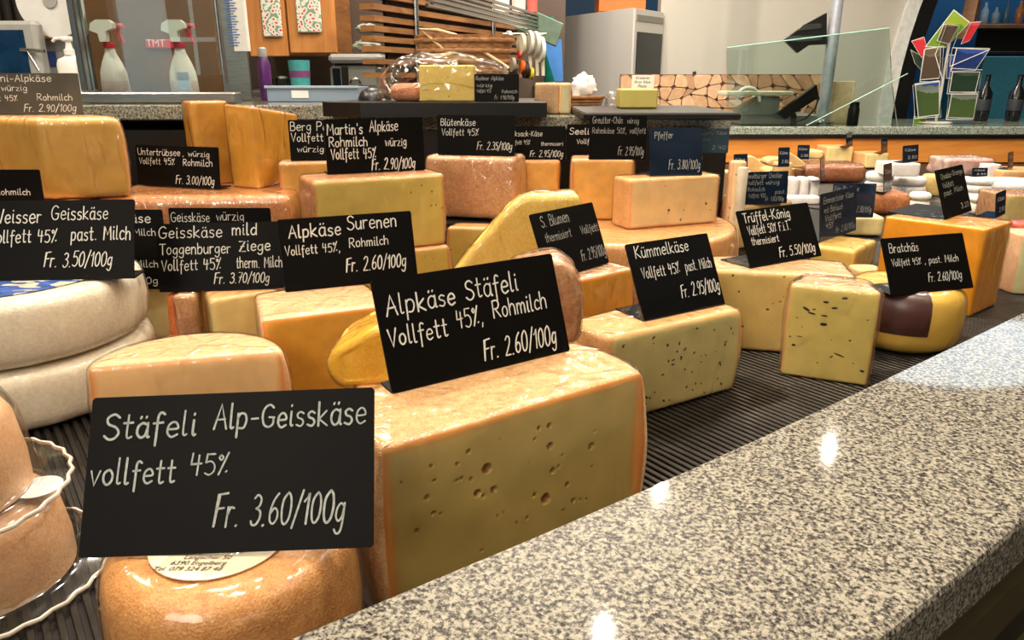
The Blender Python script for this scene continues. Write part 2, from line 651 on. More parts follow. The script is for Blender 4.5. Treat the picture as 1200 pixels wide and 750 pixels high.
def cheese(name, plan, z0, z1, cut, rnd, label, group=None, film=None, cat='cheese', wrap_grow=.0016, wrapwob=.0016, **kw):
    """z0, z1: levels relative to the eye"""
    _seed[0] += 1
    V, F, MI, RD = loft(plan, H + z0, H + z1, seed=_seed[0], **kw)
    pv = set(PIT)
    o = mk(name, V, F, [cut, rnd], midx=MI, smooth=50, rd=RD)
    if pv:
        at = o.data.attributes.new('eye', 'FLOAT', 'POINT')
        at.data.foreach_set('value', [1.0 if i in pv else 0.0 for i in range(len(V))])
    tag(o, label, cat, group)
    TOPS.append((min(p[0][0] for p in plan), max(p[0][0] for p in plan), min(p[0][1] for p in plan), max(p[0][1] for p in plan), z1))
    if film:
        kw2 = dict(kw)
        kw2.update(wob=wrapwob, grow=wrap_grow, pits=None, ds=max(kw.get('ds', .004), .004))
        kw2['wob'] = kw.get('wob', .0006)
        V, F, MI, RD = loft(plan, H + z0 + .0005, H + z1, seed=_seed[0], crinkle=wrapwob, **kw2)
        mk('plastic_wrap', V, F, film, parent=o, smooth=70)
    return o


def front(L, R, z, yaw=None):
    """front edge of a thing: two pixels on level z (or the second by its direction)"""
    A = PZ(L[0], L[1], z)
    if yaw is None:
        B = PZ(R[0], R[1], z)
    else:
        B = along(A, yaw, R[0])
    return A, B


def along(A, yaw, px):
    c, s = math.cos(yaw), math.sin(yaw)
    u = (px - 600) / FPX
    zr = A.z - H
    t0 = A.y * CP - zr * SP
    wd = (u * t0 - A.x) / (c - u * s * CP)
    return Vector((A.x + wd * c, A.y + wd * s, A.z))


def qplan(A, B, depth, kinds='crrr', sags=(0, 0, 0, 0), back=1.0, skew=0.0):
    A, B = Vector((A[0], A[1])), Vector((B[0], B[1]))
    e = (B - A)
    n = Vector((-e.y, e.x)).normalized()
    m = (A + B) / 2 + n * depth + e * skew
    h = e / 2 * back
    return [(tuple(A), kinds[0], sags[0]), (tuple(B), kinds[1], sags[1]), (tuple(m + h), kinds[2], sags[2]), (tuple(m - h), kinds[3], sags[3])]


def halfplan(A, B, sag, kind='r'):
    """half wheel: straight cut from A to B, arc behind"""
    return [(tuple(A[:2]), 'c', 0), (tuple(B[:2]), kind, sag)]


def wheelplan(cx, cy, r, kind='r'):
    return [((cx + r * math.cos(a), cy + r * math.sin(a)), kind, 0.0) for a in [2 * math.pi * k / 48 for k in range(48)]]
# ------------------------------------------------------------------ chalk handwriting (single-stroke letters)
# cap height 8, x height 5; "~" marks a smooth stroke
GL = {
    'A': (5.0, "0,0 2.4,8 4.6,0|.7,3 4,3.2"), 'B': (4.6, "0,0 .1,8|~.1,8 2.6,8.1 3.6,6.4 2.5,4.6 .1,4.2|~.1,4.2 3.2,4.1 4.3,2.2 3,.2 0,0"),
    'C': (4.8, "~4.3,6.9 2.8,8 .9,6.8 .1,4 .8,1.2 2.6,0 4.4,1.2"), 'D': (5.0, "0,0 .1,8|~.1,8 3,7.5 4.5,4 3,.6 0,0"),
    'E': (4.3, "3.8,8 .1,8 0,0 3.9,0|.1,4.2 3.2,4.2"), 'F': (4.3, "0,0 .4,8 4.2,8.3|.2,4.4 3.3,4.6"),
    'G': (5.4, "~4.5,6.9 2.9,8 .9,6.8 .1,4 .8,1 2.7,0 4.4,1 4.6,3.3|2.8,3.5 5,3.4"), 'H': (4.9, "0,0 0,8|4.4,0 4.4,8|0,4.1 4.4,4.1"),
    'K': (4.6, "0,0 .1,8|4,8 .2,3.8 4.4,0"), 'L': (4, "0,8 0,0 3.6,0"), 'M': (6, "0,0 .5,8 2.8,3 5,8 5.5,0"), 'N': (5, "0,0 .2,8 4.2,0 4.4,8"),
    'O': (5.4, "~2.5,8 .5,6.6 .1,4 .7,1.2 2.6,0 4.4,1.3 5,4 4.4,6.8 2.5,8"), 'P': (4.4, "0,0 .1,8|~.1,8 3,8 4,6.2 3,4.2 .1,3.8"),
    'R': (4.8, "0,0 .1,8|~.1,8 3,8 4,6.3 3,4.4 .1,4.1|1.4,4.1 4.4,0"), 'S': (4.6, "~4.1,7 2.5,8.1 .6,7 .9,5 3.2,3.8 4.2,2 3.2,.3 1.5,-.1 0,1.1"),
    'T': (4.8, "0,8 4.8,8.1|2.4,8 2.4,0"), 'U': (5, "~0,8 .1,2.6 1.4,.2 3.2,.2 4.4,2.4 4.5,8"), 'V': (4.6, "0,8 2,0 4.4,8.2"),
    'W': (6.6, "0,8 1.5,0 3.2,5.5 4.6,0 6.4,8.2"), 'Z': (4.6, "0,8 4.2,8 0,0 4.4,0|1,4 3.4,4"),
    'a': (4.1, "~3.3,4.3 1.8,5 .4,3.8 .2,1.5 1.4,0 2.8,.8 3.3,3|3.4,5 3.4,1|~3.4,1 3.6,.1 4,.2"), 'b': (4, "0,8 0,0|~0,3.4 1.2,5 2.9,4.6 3.5,2.4 2.5,.2 .8,0 0,1"),
    'c': (3.5, "~3.1,4.2 1.8,5 .4,3.8 .2,1.4 1.5,0 3.2,.7"), 'd': (4.2, "~3.4,4.2 1.9,5 .4,3.6 .2,1.4 1.4,0 2.9,.9 3.4,2.6|3.5,8 3.5,0"),
    'e': (3.8, "~.2,2.6 3.3,2.9 2.8,4.7 1.6,5 .4,3.8 .2,1.5 1.5,0 3.3,.8"), 'f': (3.1, "~3,7.4 2,8 1.2,6.8 1.1,3 1,-2.4|0,4.6 2.7,4.8"),
    'g': (4.1, "~3.3,4.2 1.8,5 .4,3.7 .2,1.7 1.5,.5 2.9,1.6 3.4,4|~3.4,5 3.4,0 2.7,-2.3 1.2,-2.6 .1,-1.6"), 'h': (4, "0,8 0,0|~0,3 1.4,5 2.9,4.5 3.3,2.6 3.3,0"),
    'i': (1.6, "~.5,5 .4,1 .8,.1 1.2,.3|.5,6.8 .6,7.2"), 'j': (2, "~1,5 1,-1 .2,-2.4|1,6.8 1.1,7.2"), 'k': (3.8, "0,8 0,0|3,5 .2,2.3 3.4,0"),
    'l': (1.7, "~.3,8.2 .2,1.4 .6,.1 1.3,.4"), 'm': (5.8, "0,5 .1,0|~.1,3.2 1.1,5 2.3,4.4 2.5,2.4 2.5,0|~2.5,3.2 3.7,5 4.9,4.4 5.1,2.4 5.1,0"),
    'n': (4, "0,5 .1,0|~.1,3.2 1.3,5 2.9,4.4 3.2,2.4 3.2,0"), 'o': (4, "~1.8,5 .4,3.9 .2,1.6 1.5,0 3,.9 3.4,3 2.7,4.6 1.8,5"),
    'p': (4, "~.2,5 .1,0 0,-2.8|~.1,3.4 1.2,5 2.9,4.6 3.4,2.5 2.5,.3 .9,.2"), 'q': (4, "~3.3,4.2 1.8,5 .3,3.2 .7,.7 2.2,.3 3.3,2|3.4,5 3.4,-2.6"),
    'r': (3, "0,5 .1,0|~.1,3 1,4.8 2.6,4.7"), 's': (3.4, "~2.8,4.4 1.6,5 .4,4.2 .7,3 2.2,2.4 2.8,1.2 1.8,0 .1,.5"),
    't': (3, "~1.2,7.6 1.1,1.4 1.6,.1 2.6,.5|0,5 2.6,5.1"), 'u': (4, "~.1,5 .1,1.5 1.2,0 2.6,.8 3.3,2.4|3.4,5 3.4,0"),
    'v': (3.6, "0,5 1.5,0 3.4,5"), 'w': (5, "0,5 1.2,0 2.4,4 3.6,0 4.8,5"), 'z': (3.6, "0,5 3,5 0,0 3.3,0"), 'y': (3.8, "0,5 1.7,.6|3.3,5 .6,-2.8"),
    '0': (4.6, "~2.2,8 .5,6.4 .1,3.8 .8,.9 2.2,0 3.7,1.4 4.1,4.4 3.4,7 2.2,8"), '1': (2.6, "0,5.8 1.8,8 1.8,0"),
    '2': (4.4, "~.2,6.6 1.6,8 3.4,7.4 3.6,5.4 2,2.6 .1,.1|.1,.1 4.1,.1"), '3': (4.3, "~.3,7.2 1.8,8.1 3.5,7 3.2,5.2 1.7,4.4|~1.7,4.4 3.7,3.6 4,1.8 2.6,.1 .8,0 0,1"),
    '4': (4.4, "~.6,8 .3,5.2 .2,4|.2,4 4,4.2|3,7.2 2.6,0"), '5': (4.3, "3.8,8 .8,8 .4,4.8|~.4,4.8 2.4,5.2 3.9,3.6 3.7,1.3 2,0 .2,.7"),
    '6': (4.4, "~3.2,8 1.4,6.2 .3,3.4 .6,.9 2.2,0 3.7,1.2 3.6,3.2 2,4.1 .5,2.8"), '7': (4.1, "0,8 3.9,8 1.4,0|1,4.2 3.4,4.4"),
    '8': (4.4, "~2.2,4.2 .5,5.6 1,7.6 2.4,8 3.6,7 3,5.2 2.2,4.2 .4,2.6 .8,.5 2.4,0 3.8,1.2 3.6,3 2.2,4.2"),
    '9': (4.3, "~3.6,6.6 2.2,8 .5,6.8 .7,4.6 2.2,4 3.6,5.4|~3.7,7 3.4,3 2.2,.2"), '/': (3.4, "0,-1 3.2,8.8"),
    '.': (1.8, ".5,0 .8,.15"), ',': (1.8, ".8,.4 .3,-1.4"), '-': (3.4, ".4,3 2.8,3.1"), "'": (1.4, ".5,8.4 .4,6.6"), ' ': (3.2, ""),
    '%': (4.6, "~1.1,7.6 .3,6.6 1.2,5.6 1.9,6.6 1.1,7.6|4,8.4 .4,-.2|3.3,.8 3.7,1.2"),
}
for u_, b_ in (('ä', 'a'), ('ö', 'o'), ('ü', 'u')):
    GL[u_] = (GL[b_][0], GL[b_][1] + "|.9,6.7 1.1,7.2|2.6,6.8 2.8,7.3")
GL['Ö'] = (GL['O'][0], GL['O'][1] + "|1.4,9.4 1.6,9.9|3.4,9.5 3.6,10")


def crom(P, k=5):
    out = []
    n = len(P)
    for i in range(n - 1):
        p0, p1, p2, p3 = P[max(i - 1, 0)], P[i], P[i + 1], P[min(i + 2, n - 1)]
        for j in range(k):
            t = j / k
            out.append(tuple(.5 * (2 * p1[a] + (p2[a] - p0[a]) * t + (2 * p0[a] - 5 * p1[a] + 4 * p2[a] - p3[a]) * t * t +
                                   (3 * p1[a] - p0[a] - 3 * p2[a] + p3[a]) * t ** 3) for a in (0, 1)))
    out.append(P[-1])
    return out


def strokes(text, rnd_):
    """text -> list of polylines in letter units, and total width"""
    x = 0
    out = []
    for ch in text:
        wd, s = GL.get(ch, GL['-'])
        dy, sc = rnd_.uniform(-.22, .22), rnd_.uniform(.94, 1.06)
        for st in s.split('|'):
            if not st:
                continue
            sm = st[0] == '~'
            P = [tuple(map(float, q.split(','))) for q in st.lstrip('~').split()]
            if sm:
                P = crom(P)
            out.append([(x + a * sc, b * sc + dy) for a, b in P])
        x += wd * sc + 1.0
    return out, x - 1.0


def ribbon(P, wd):
    """flat stroke with rounded ends, 2-D"""
    n = len(P)
    V, F = [], []
    Pv = [Vector(p) for p in P]
    Ls, Rs = [], []
    for i in range(n):
        d = Pv[min(i + 1, n - 1)] - Pv[max(i - 1, 0)]
        if d.length < 1e-9:
            d = Vector((1, 0))
        d.normalize()
        m = Vector((-d.y, d.x))
        k = 1.0
        if 0 < i < n - 1:
            e = (Pv[i + 1] - Pv[i])
            if e.length > 1e-9:
                e.normalize()
                k = min(1.6, 1 / max(.35, abs(d.dot(e))))
        Ls.append(Pv[i] + m * wd * k)
        Rs.append(Pv[i] - m * wd * k)
    V = Ls + Rs
    for i in range(n - 1):
        F.append((i, n + i, n + i + 1, i + 1))
    for i, s in ((0, -1), (n - 1, 1)):
        d = (Pv[1] - Pv[0]) if i == 0 else (Pv[-1] - Pv[-2])
        if d.length < 1e-9:
            d = Vector((1, 0))
        d = d.normalized() * s
        m = Vector((-d.y, d.x))
        st = len(V)
        for j in range(5):
            a = math.pi * j / 4
            V.append(Pv[i] + m * wd * math.cos(a) + d * wd * math.sin(a))
        F.append(tuple(st + 4 - j for j in range(5)))
    return V, F


def writing(parent, lines, O, ex, ey, en, W_, H_, mat, seed=0, pen=.5, name='chalk_writing', off=.0006):
    """lines: (text, u0, u1 or None, v baseline from the top, cap height) as fractions of the board"""
    rr = random.Random(seed)
    for (text, u0, u1, vb, cap) in lines:
        S, wd = strokes(text, rr)
        shr = .22 if text.startswith('Fr.') else .04
        sy = cap * H_ / 8
        sx = ((u1 - u0) * W_ / wd) if u1 else sy * .95
        V, F = [], []
        for P in S:
            P2 = [((p[0] + p[1] * shr - shr * 3) * sx + u0 * W_, (1 - vb) * H_ + p[1] * sy) for p in P]
            v, f = ribbon(P2, pen * .86 * (sx + sy) / 2 * rr.uniform(.85, 1.15))
            k = len(V)
            V += [O + ex * a.x + ey * a.y + en * off for a in v]
            F += [tuple(i + k for i in q) for q in f]
        if V:
            mk(name, V, F, mat, parent=parent)


M_SLATE = plain('slate_black', (7, 6, 5), rough=.5, var=.25, scale=14, spec=.10)
M_SLATE_G = plain('slate_glossy', (14, 15, 17), rough=.14, var=.25, scale=14, spec=.6)
M_CHALK = plain('chalk_white', (206, 204, 196), rough=.8, var=.10, scale=300)
M_CHALK_DIM = plain('chalk_faded', (150, 150, 145), rough=.85, var=.22, scale=260)


def rest_level(px, py, guess):
    """level of the cheese top this pixel would stand on"""
    best = None
    for (x0, x1, y0, y1, z) in TOPS:
        q = PZ(px, py, z) if z < -.01 else None
        if q is None:
            continue
        m = .05
        if x0 - m < q.x < x1 + m and y0 - m < q.y < y1 + m:
            d = abs(z - guess)
            if best is None or d < best[0]:
                best = (d, z)
    return best[1] + .001 if best else None


def sign(label, BL, BRx, TLy, z=None, t=None, BRy=None, yaw=None, lean=9, lines=(), mat=None, chalk=None, foot=.045, group='black price boards', seed=1,
         pen=.5, roll=0, cat='price sign', base=None):
    """upright bent price board standing on level z. BL pixel of its lower left corner"""
    A = PZ(BL[0], BL[1], z) if t is None else PT(BL[0], BL[1], t)
    if base is not None:
        A.z = base + H
    if yaw is None:
        B = PZ(BRx, BRy, A.z - H)
    else:
        B = along(A, math.radians(yaw), BRx)
    ex = (B - A)
    ex.z = 0
    W_ = ex.length
    ex.normalize()
    nb = Vector((-ex.y, ex.x, 0))          # away from the viewer
    la = math.radians(lean)
    ey = nb * math.sin(la) + Vector((0, 0, math.cos(la)))
    v = (TLy - 375) / FPX
    # A + h*ey projects to row TLy: v*(Y CP - z SP) = -z CP - Y SP
    zr = A.z - H
    f0 = v * (A.y * CP - zr * SP) + zr * CP + A.y * SP
    f1 = v * (ey.y * CP - ey.z * SP) + ey.z * CP + ey.y * SP
    H_ = -f0 / f1
    en = (ex.cross(ey)).normalized()       # towards the viewer
    ro = math.radians(roll)
    ex, ey = ex * math.cos(ro) + ey * math.sin(ro), ey * math.cos(ro) - ex * math.sin(ro)
    root = empty('price_sign', (A + B) / 2, label, cat, group)
    mt = mat or M_SLATE
    th = .0018
    O = A + Vector((0, 0, .0004))
    r = .0015
    pts = [O + ex * a + ey * b for a, b in ((r, 0), (W_ - r, 0), (W_, r), (W_, H_ - r), (W_ - r, H_), (r, H_), (0, H_ - r), (0, r))]
    mk('board', *plate(pts, th), mt, parent=root)
    if foot:
        fp = [O - en * (th * 1.2) + Vector((0, 0, th)), O - en * (th * 1.2) + ex * W_ + Vector((0, 0, th)), O + ex * W_ + nb * foot + Vector((0, 0, th)), O + nb * foot + Vector((0, 0, th))]
        mk('foot', *plate(fp, th), mt, parent=root)
    writing(root, lines, O, ex, ey, en, W_, H_, chalk or M_CHALK, seed, pen)
    print('SIGN %-34s w %.3f h %.3f z %.3f yaw %.0f Y %.2f X %.2f' % (lines[0][0] if lines else '', W_, H_, zr, math.degrees(math.atan2(ex.y, ex.x)), A.y, A.x))
    return root
# ------------------------------------------------------------------ the counter
DK = -.355                     # level of the display deck below the eye
LZ = -.26                      # level of the granite ledge
M_GRAN = granite_mat('granite_light', (162, 156, 141), (86, 82, 78), (34, 32, 34), 400)
M_GRAN2 = granite_mat('granite_back', (150, 146, 128), (100, 98, 88), (48, 46, 42), 260)
M_DARK = plain('dark_panel', (26, 23, 21), rough=.45, var=.2, scale=8)
M_BLACK = plain('black_lacquer', (14, 13, 13), rough=.35, var=.2, scale=10)
M_RIB = plain('ribbed_metal', (56, 52, 48), rough=.36, metal=.7, var=.35, scale=18, stretch=(1, 1, 1))
M_DECK = plain('deck_metal', (34, 31, 29), rough=.42, metal=.4, var=.25, scale=12)
M_STEEL = plain('brushed_steel', (170, 168, 162), rough=.3, metal=1, var=.12, scale=30, stretch=(1, 1, 12))
M_FLOOR = plain('floor_boards', (70, 62, 44), rough=.5, c2=(34, 30, 24), scale=9, stretch=(1, 8, 1))

ipx = [(330, 750), (470, 692), (600, 640), (765, 570), (880, 516), (1000, 462), (1100, 413), (1200, 365)]
inner = [Vector(PZ(x, y, LZ)[:2]) for x, y in ipx]
d0 = (inner[1] - inner[0]).normalized(); d1 = (inner[-1] - inner[-2]).normalized()
inner = [inner[0] - d0 * 1.6, inner[0] - d0 * .5] + inner + [inner[-1] + d1 * .5, inner[-1] + d1 * 1.6]
for _ in range(2):
    inner = [inner[0]] + [(inner[i - 1] + inner[i] * 2 + inner[i + 1]) / 4 for i in range(1, len(inner) - 1)] + [inner[-1]]


def nrm_at(P, i):
    e = P[min(i + 1, len(P) - 1)] - P[max(i - 1, 0)]
    return Vector((e.y, -e.x)).normalized()      # towards the customer


def sweep(P, sec):
    """section [(offset towards the customer, level)] swept along the plan polyline"""
    V, F = [], []
    n = len(sec)
    for i, p in enumerate(P):
        m = nrm_at(P, i)
        for (a, z) in sec:
            q = p + m * a
            V.append(Vector((q.x, q.y, H + z)))
    for i in range(len(P) - 1):
        for k in range(n):
            F.append((i * n + k, i * n + (k + 1) % n, (i + 1) * n + (k + 1) % n, (i + 1) * n + k))
    F.append(tuple(reversed(range(n)))); F.append(tuple((len(P) - 1) * n + k for k in range(n)))
    return V, F


WID = .167
c_ = .004
sec = [(0, LZ - .036), (WID, LZ - .036), (WID, LZ - c_), (WID - .0012, LZ - .0012), (WID - c_, LZ), (c_ / 2, LZ), (0, LZ - c_ / 2)]
ledge = mk('granite_ledge', *sweep(inner, sec), M_GRAN)
tag(ledge, 'pale speckled granite ledge running along the customer side of the counter', 'counter ledge')
base = mk('counter_body', *sweep(inner, [(.004, -H + .1), (WID - .03, -H + .1), (WID - .03, LZ - .0365), (.004, LZ - .0365)]), M_DARK, loc=(0, .3, .1))
tag(base, 'dark counter front standing under the pale granite ledge', 'counter')
V, F = sweep(inner, [(WID - .045, -H), (WID - .02, -H), (WID - .02, -H + .1), (WID - .045, -H + .1)])
mk('plinth', V, F, M_STEEL, parent=base)
for k_, (za, zb) in enumerate(((-.36, -.40), (-.47, -.51), (-.58, -.62))):
    V, F = sweep(inner, [(WID - .0298, za), (WID - .0298, zb), (WID - .018, zb), (WID - .018, za)])
    mk('front_rail', V, F, plain('rail_olive', (92, 84, 60), rough=.4, metal=.5), parent=base)

# deck
BX0, BXR, BY, BYF = -2.3, .452, 1.66, 3.30
dpoly = [(p.x, p.y) for p in inner] + [(3.2, BYF), (BXR + .02, BYF), (BXR + .02, BY), (BX0, BY), (BX0, inner[0].y)]
deck = mk('display_deck', *prism(dpoly, H + DK - .03, H + DK - .0035), M_DECK)
tag(deck, 'ribbed dark metal deck of the cheese display behind the granite ledge', 'display deck')
RV, RF = [], []
dl = (inner[8] - inner[3]).normalized(); dn = Vector((-dl.y, dl.x))
o0 = inner[2]
for k in range(-115, 290):
    s = k * .0090
    # start on the ledge line
    best = None
    for i in range(len(inner) - 1):
        a, b = inner[i], inner[i + 1]
        sa, sb = (a - o0).dot(dl), (b - o0).dot(dl)
        if sa <= s <= sb:
            q = a + (b - a) * ((s - sa) / (sb - sa))
            best = (q - o0).dot(dn)
    if best is None:
        continue
    hw = .0026
    f0, f1 = best + .002, best + 1.5
    for f in (f1,):
        e = o0 + dl * s + dn * f1
        if e.x < BXR + .03 and e.y > BY:
            f1 = f0 + max(.2, (BY - (o0 + dl * s + dn * f0).y) / dn.y)
        if e.y > BYF:
            f1 = f0 + (BYF - (o0 + dl * s + dn * f0).y) / dn.y
    if f1 - f0 < .05:
        continue
    st = len(RV)
    for f in (f0, f1):
        for (ds_, z) in ((-hw, -.0034), (-hw, -.0006), (-hw + .0006, 0), (hw - .0006, 0), (hw, -.0006), (hw, -.0034)):
            q = o0 + dl * (s + ds_) + dn * f
            RV.append(Vector((q.x, q.y, H + DK + z)))
    for j in range(5):
        RF.append((st + j, st + 6 + j, st + 7 + j, st + j + 1))
    RF.append((st, st + 1, st + 2, st + 3, st + 4, st + 5)); RF.append((st + 11, st + 10, st + 9, st + 8, st + 7, st + 6))
ribs = mk('rib', RV, RF, M_RIB, parent=deck)
ribs['kind'] = 'stuff'

# riser steps under the back rows
RZ = -.245
for (P_, lb_) in (([(-2.2, 1.10), (-.36, 1.10), (-.36, 1.64), (-2.2, 1.64)], 'black riser under the upper left cheeses'),
                  ([(-.358, 1.20), (-.13, 1.27), (-.13, 1.64), (-.358, 1.64)], 'black riser behind the olive yellow block'),
                  ([(-.128, 1.30), (-.004, 1.31), (-.004, 1.64), (-.128, 1.64)], 'narrow black riser under the cloudy film block'),
                  ([(-.002, 1.53), (.40, 1.53), (.40, 1.64), (-.002, 1.64)], 'black riser at the back panel behind the tan wheel')):
    tag(mk('display_riser', *prism(P_, H + DK + .0005, H + RZ - .0005), M_BLACK), lb_, 'display riser', 'risers')

# ------------------------------------------------------------------ cheese colours
C_EMM = paste('paste_big_wedge', (216, 190, 118), (232, 152, 80), w=.010, mott=.05)
R_EMM = rind('rind_cloth', (242, 206, 160), (212, 158, 106), scale=150, fine=800, bump=.6)
C_CAR = paste('paste_caraway', (224, 208, 146), (234, 168, 104), w=.006, mott=.06)
R_PCH = rind('rind_peach', (236, 190, 136), (218, 164, 108), scale=40)
C_TRU = paste('paste_truffle', (220, 196, 124), (226, 166, 110), w=.005, speck=(84, 68, 44), speck_scale=95, speck_size=.22)
C_TRU2 = paste('paste_truffle_wedge', (232, 210, 124), (232, 180, 112), w=.0045)
R_TRU = rind('rind_truffle', (236, 194, 150), (216, 162, 120), scale=34)
C_YEL = plain('yellow_wax', (240, 200, 96), rough=.32, var=.10, scale=14, coat=.5, bump=.2)
C_MILD = paste('paste_goat', (240, 204, 152), (228, 156, 96), w=.010, mott=.04)
R_MILD = rind('rind_pinkish', (240, 200, 158), (222, 168, 124), scale=26)
C_GOLD = paste('paste_gold', (222, 168, 64), (226, 140, 66), w=.008, mott=.08)
R_STRIPE = rind('rind_striped', (242, 206, 168), (224, 172, 126), scale=30)
C_OLIVE = paste('paste_olive', (214, 188, 104), (206, 132, 76), w=.007, speck=(150, 110, 50), speck_scale=90, speck_size=.16)
R_BRN = rind('rind_brown', (222, 166, 118), (176, 116, 78), scale=50)
C_OCH = paste('paste_ochre', (226, 174, 92), (214, 132, 70), w=.008, mott=.1)
C_PALE = paste('paste_pale', (238, 214, 148), (224, 172, 106), w=.006)
C_SPK = paste('paste_speckled', (234, 206, 156), (232, 160, 112), w=.008, speck=(86, 66, 50), speck_scale=80, speck_size=.20)
C_CHED = plain('cheddar_orange', (246, 166, 44), rough=.34, var=.10, scale=30, coat=.4, bump=.15)
C_CHED2 = rind('cheddar_top', (244, 192, 108), (236, 160, 66), scale=30, wet=.4)
M_WHT = rind('white_mould', (246, 240, 228), (230, 220, 202), scale=26, rough=.6, wet=.3)
M_WHT2 = rind('white_rind_cool', (240, 236, 232), (218, 212, 206), scale=60, rough=.6)
R_TAN = rind('rind_tan', (230, 180, 126), (208, 150, 94), scale=24)
R_LOAF = rind('rind_loaf', (200, 130, 80), (150, 86, 50), scale=60)
R_WRAP = rind('rind_wrapped', (226, 180, 136), (196, 138, 98), scale=20, bump=.7)
F_THIN = film_mat('film_thin', base=.012, k=.9, rough=.13, wscale=34, strength=.8, cap=.4)
F_WRK = film_mat('film_wrinkled', base=.02, k=1.5, rough=.13, wscale=40, strength=1.0)
F_WHEEL = film_mat('film_wheel', base=.01, k=.9, rough=.18, wscale=30, strength=1.0, cap=.4)
F_LOOSE = film_mat('film_loose', base=.04, k=1.7, rough=.12, wscale=50, strength=1.0, stretch=(1, 1, .5))

Q = lambda x, y, z: PZ(x, y, z)
# 1 front goat cheese wheel with printed label
c1 = cheese('round_cheese', wheelplan(-.164, .372, .067), DK, -.25, R_PCH, rind('rind_front', (238, 182, 118), (206, 140, 82), scale=150, fine=700, bump=.7, wet=.5),
            'small round tan cheese with a white printed address label under the 3.60 board', film=F_THIN, round_=.014, bulge=.005, ds=.003, smooth_n=0)
M_LAB = plain('paper_label', (236, 226, 206), rough=.55, var=.03)
LC = Vector((-.1655, .362, H - .25 + .0012))
mk('paper_label', *lathe([(.0375, 0), (.0375, .0006)], LC, 40), M_LAB, parent=c1)
M_INK = plain('print_ink', (52, 48, 46), rough=.6, var=.1)


def printed(parent, body, loc, size, mat, ex=Vector((1, 0, 0)), ey=Vector((0, 1, 0)), shear=.25, align='CENTER', name='printed_text', off=0):
    cu = bpy.data.curves.new(name, 'FONT')
    cu.body = body
    cu.size = size
    cu.shear = shear
    cu.align_x = align
    cu.extrude = 0
    cu.materials.append(mat)
    t_ = bpy.data.objects.new('text_source', cu)
    me = bpy.data.meshes.new_from_object(t_)
    bpy.data.objects.remove(t_)
    me.name = name
    if not me.materials:
        me.materials.append(mat)
    o = bpy.data.objects.new(name, me)
    o.parent = parent
    from mathutils import Matrix
    ez = ex.cross(ey).normalized()
    Mx = Matrix((ex.normalized(), ey.normalized(), ez)).transposed().to_4x4()
    Mx.translation = Vector(loc) + ez * off - ORG[parent]
    o.matrix_local = Mx
    col.objects.link(o)
    return o


for k, (s, dx) in enumerate((('Alpkäse Hüttli', .004), ('Langacher 50', 0), ('6390 Engelberg', -.003), ('Tel. 079 324 87 48', -.007))):
    printed(c1, s, LC + Vector((dx, -.0150 - .0050 * k, .0009)), .0048, M_INK)

# 2 big wedge with eyes
A, B = Q(447, 526, -.213), Q(752, 436, -.213)
rr = random.Random(4)
nrm2 = Vector(((B - A).y, -(B - A).x)).normalized()
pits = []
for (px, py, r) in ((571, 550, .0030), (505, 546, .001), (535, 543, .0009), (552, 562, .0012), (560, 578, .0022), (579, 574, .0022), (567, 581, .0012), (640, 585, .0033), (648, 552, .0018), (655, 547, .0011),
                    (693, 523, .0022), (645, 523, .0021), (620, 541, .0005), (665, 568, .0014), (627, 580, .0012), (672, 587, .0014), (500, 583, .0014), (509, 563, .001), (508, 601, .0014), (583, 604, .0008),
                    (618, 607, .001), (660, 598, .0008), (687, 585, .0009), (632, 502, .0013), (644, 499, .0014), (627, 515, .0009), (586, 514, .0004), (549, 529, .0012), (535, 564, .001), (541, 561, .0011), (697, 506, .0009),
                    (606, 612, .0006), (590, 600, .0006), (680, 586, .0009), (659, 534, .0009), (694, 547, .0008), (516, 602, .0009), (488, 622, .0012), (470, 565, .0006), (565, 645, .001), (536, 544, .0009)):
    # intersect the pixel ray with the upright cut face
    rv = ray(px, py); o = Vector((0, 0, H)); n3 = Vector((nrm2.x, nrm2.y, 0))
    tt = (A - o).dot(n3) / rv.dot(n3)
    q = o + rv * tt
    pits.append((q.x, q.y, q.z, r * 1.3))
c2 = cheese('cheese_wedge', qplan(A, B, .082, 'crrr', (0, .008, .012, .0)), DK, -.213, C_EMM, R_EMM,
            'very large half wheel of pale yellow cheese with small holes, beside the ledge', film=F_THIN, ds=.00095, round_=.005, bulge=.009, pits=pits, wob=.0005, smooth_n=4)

# 3 caraway half wheel
KZ = -.255
A, B = Q(716, 396, KZ), Q(869, 363, KZ)
KA, KB = A.copy(), B.copy()
c3 = cheese('cheese_wedge', qplan(A, B, .068, 'crrr', (0, .004, .01, .004)), DK, KZ, C_CAR, R_PCH, 'pale half wheel with caraway seeds carrying the glossy 2.95 board',
            film=F_THIN, bulge=.008, round_=.006)


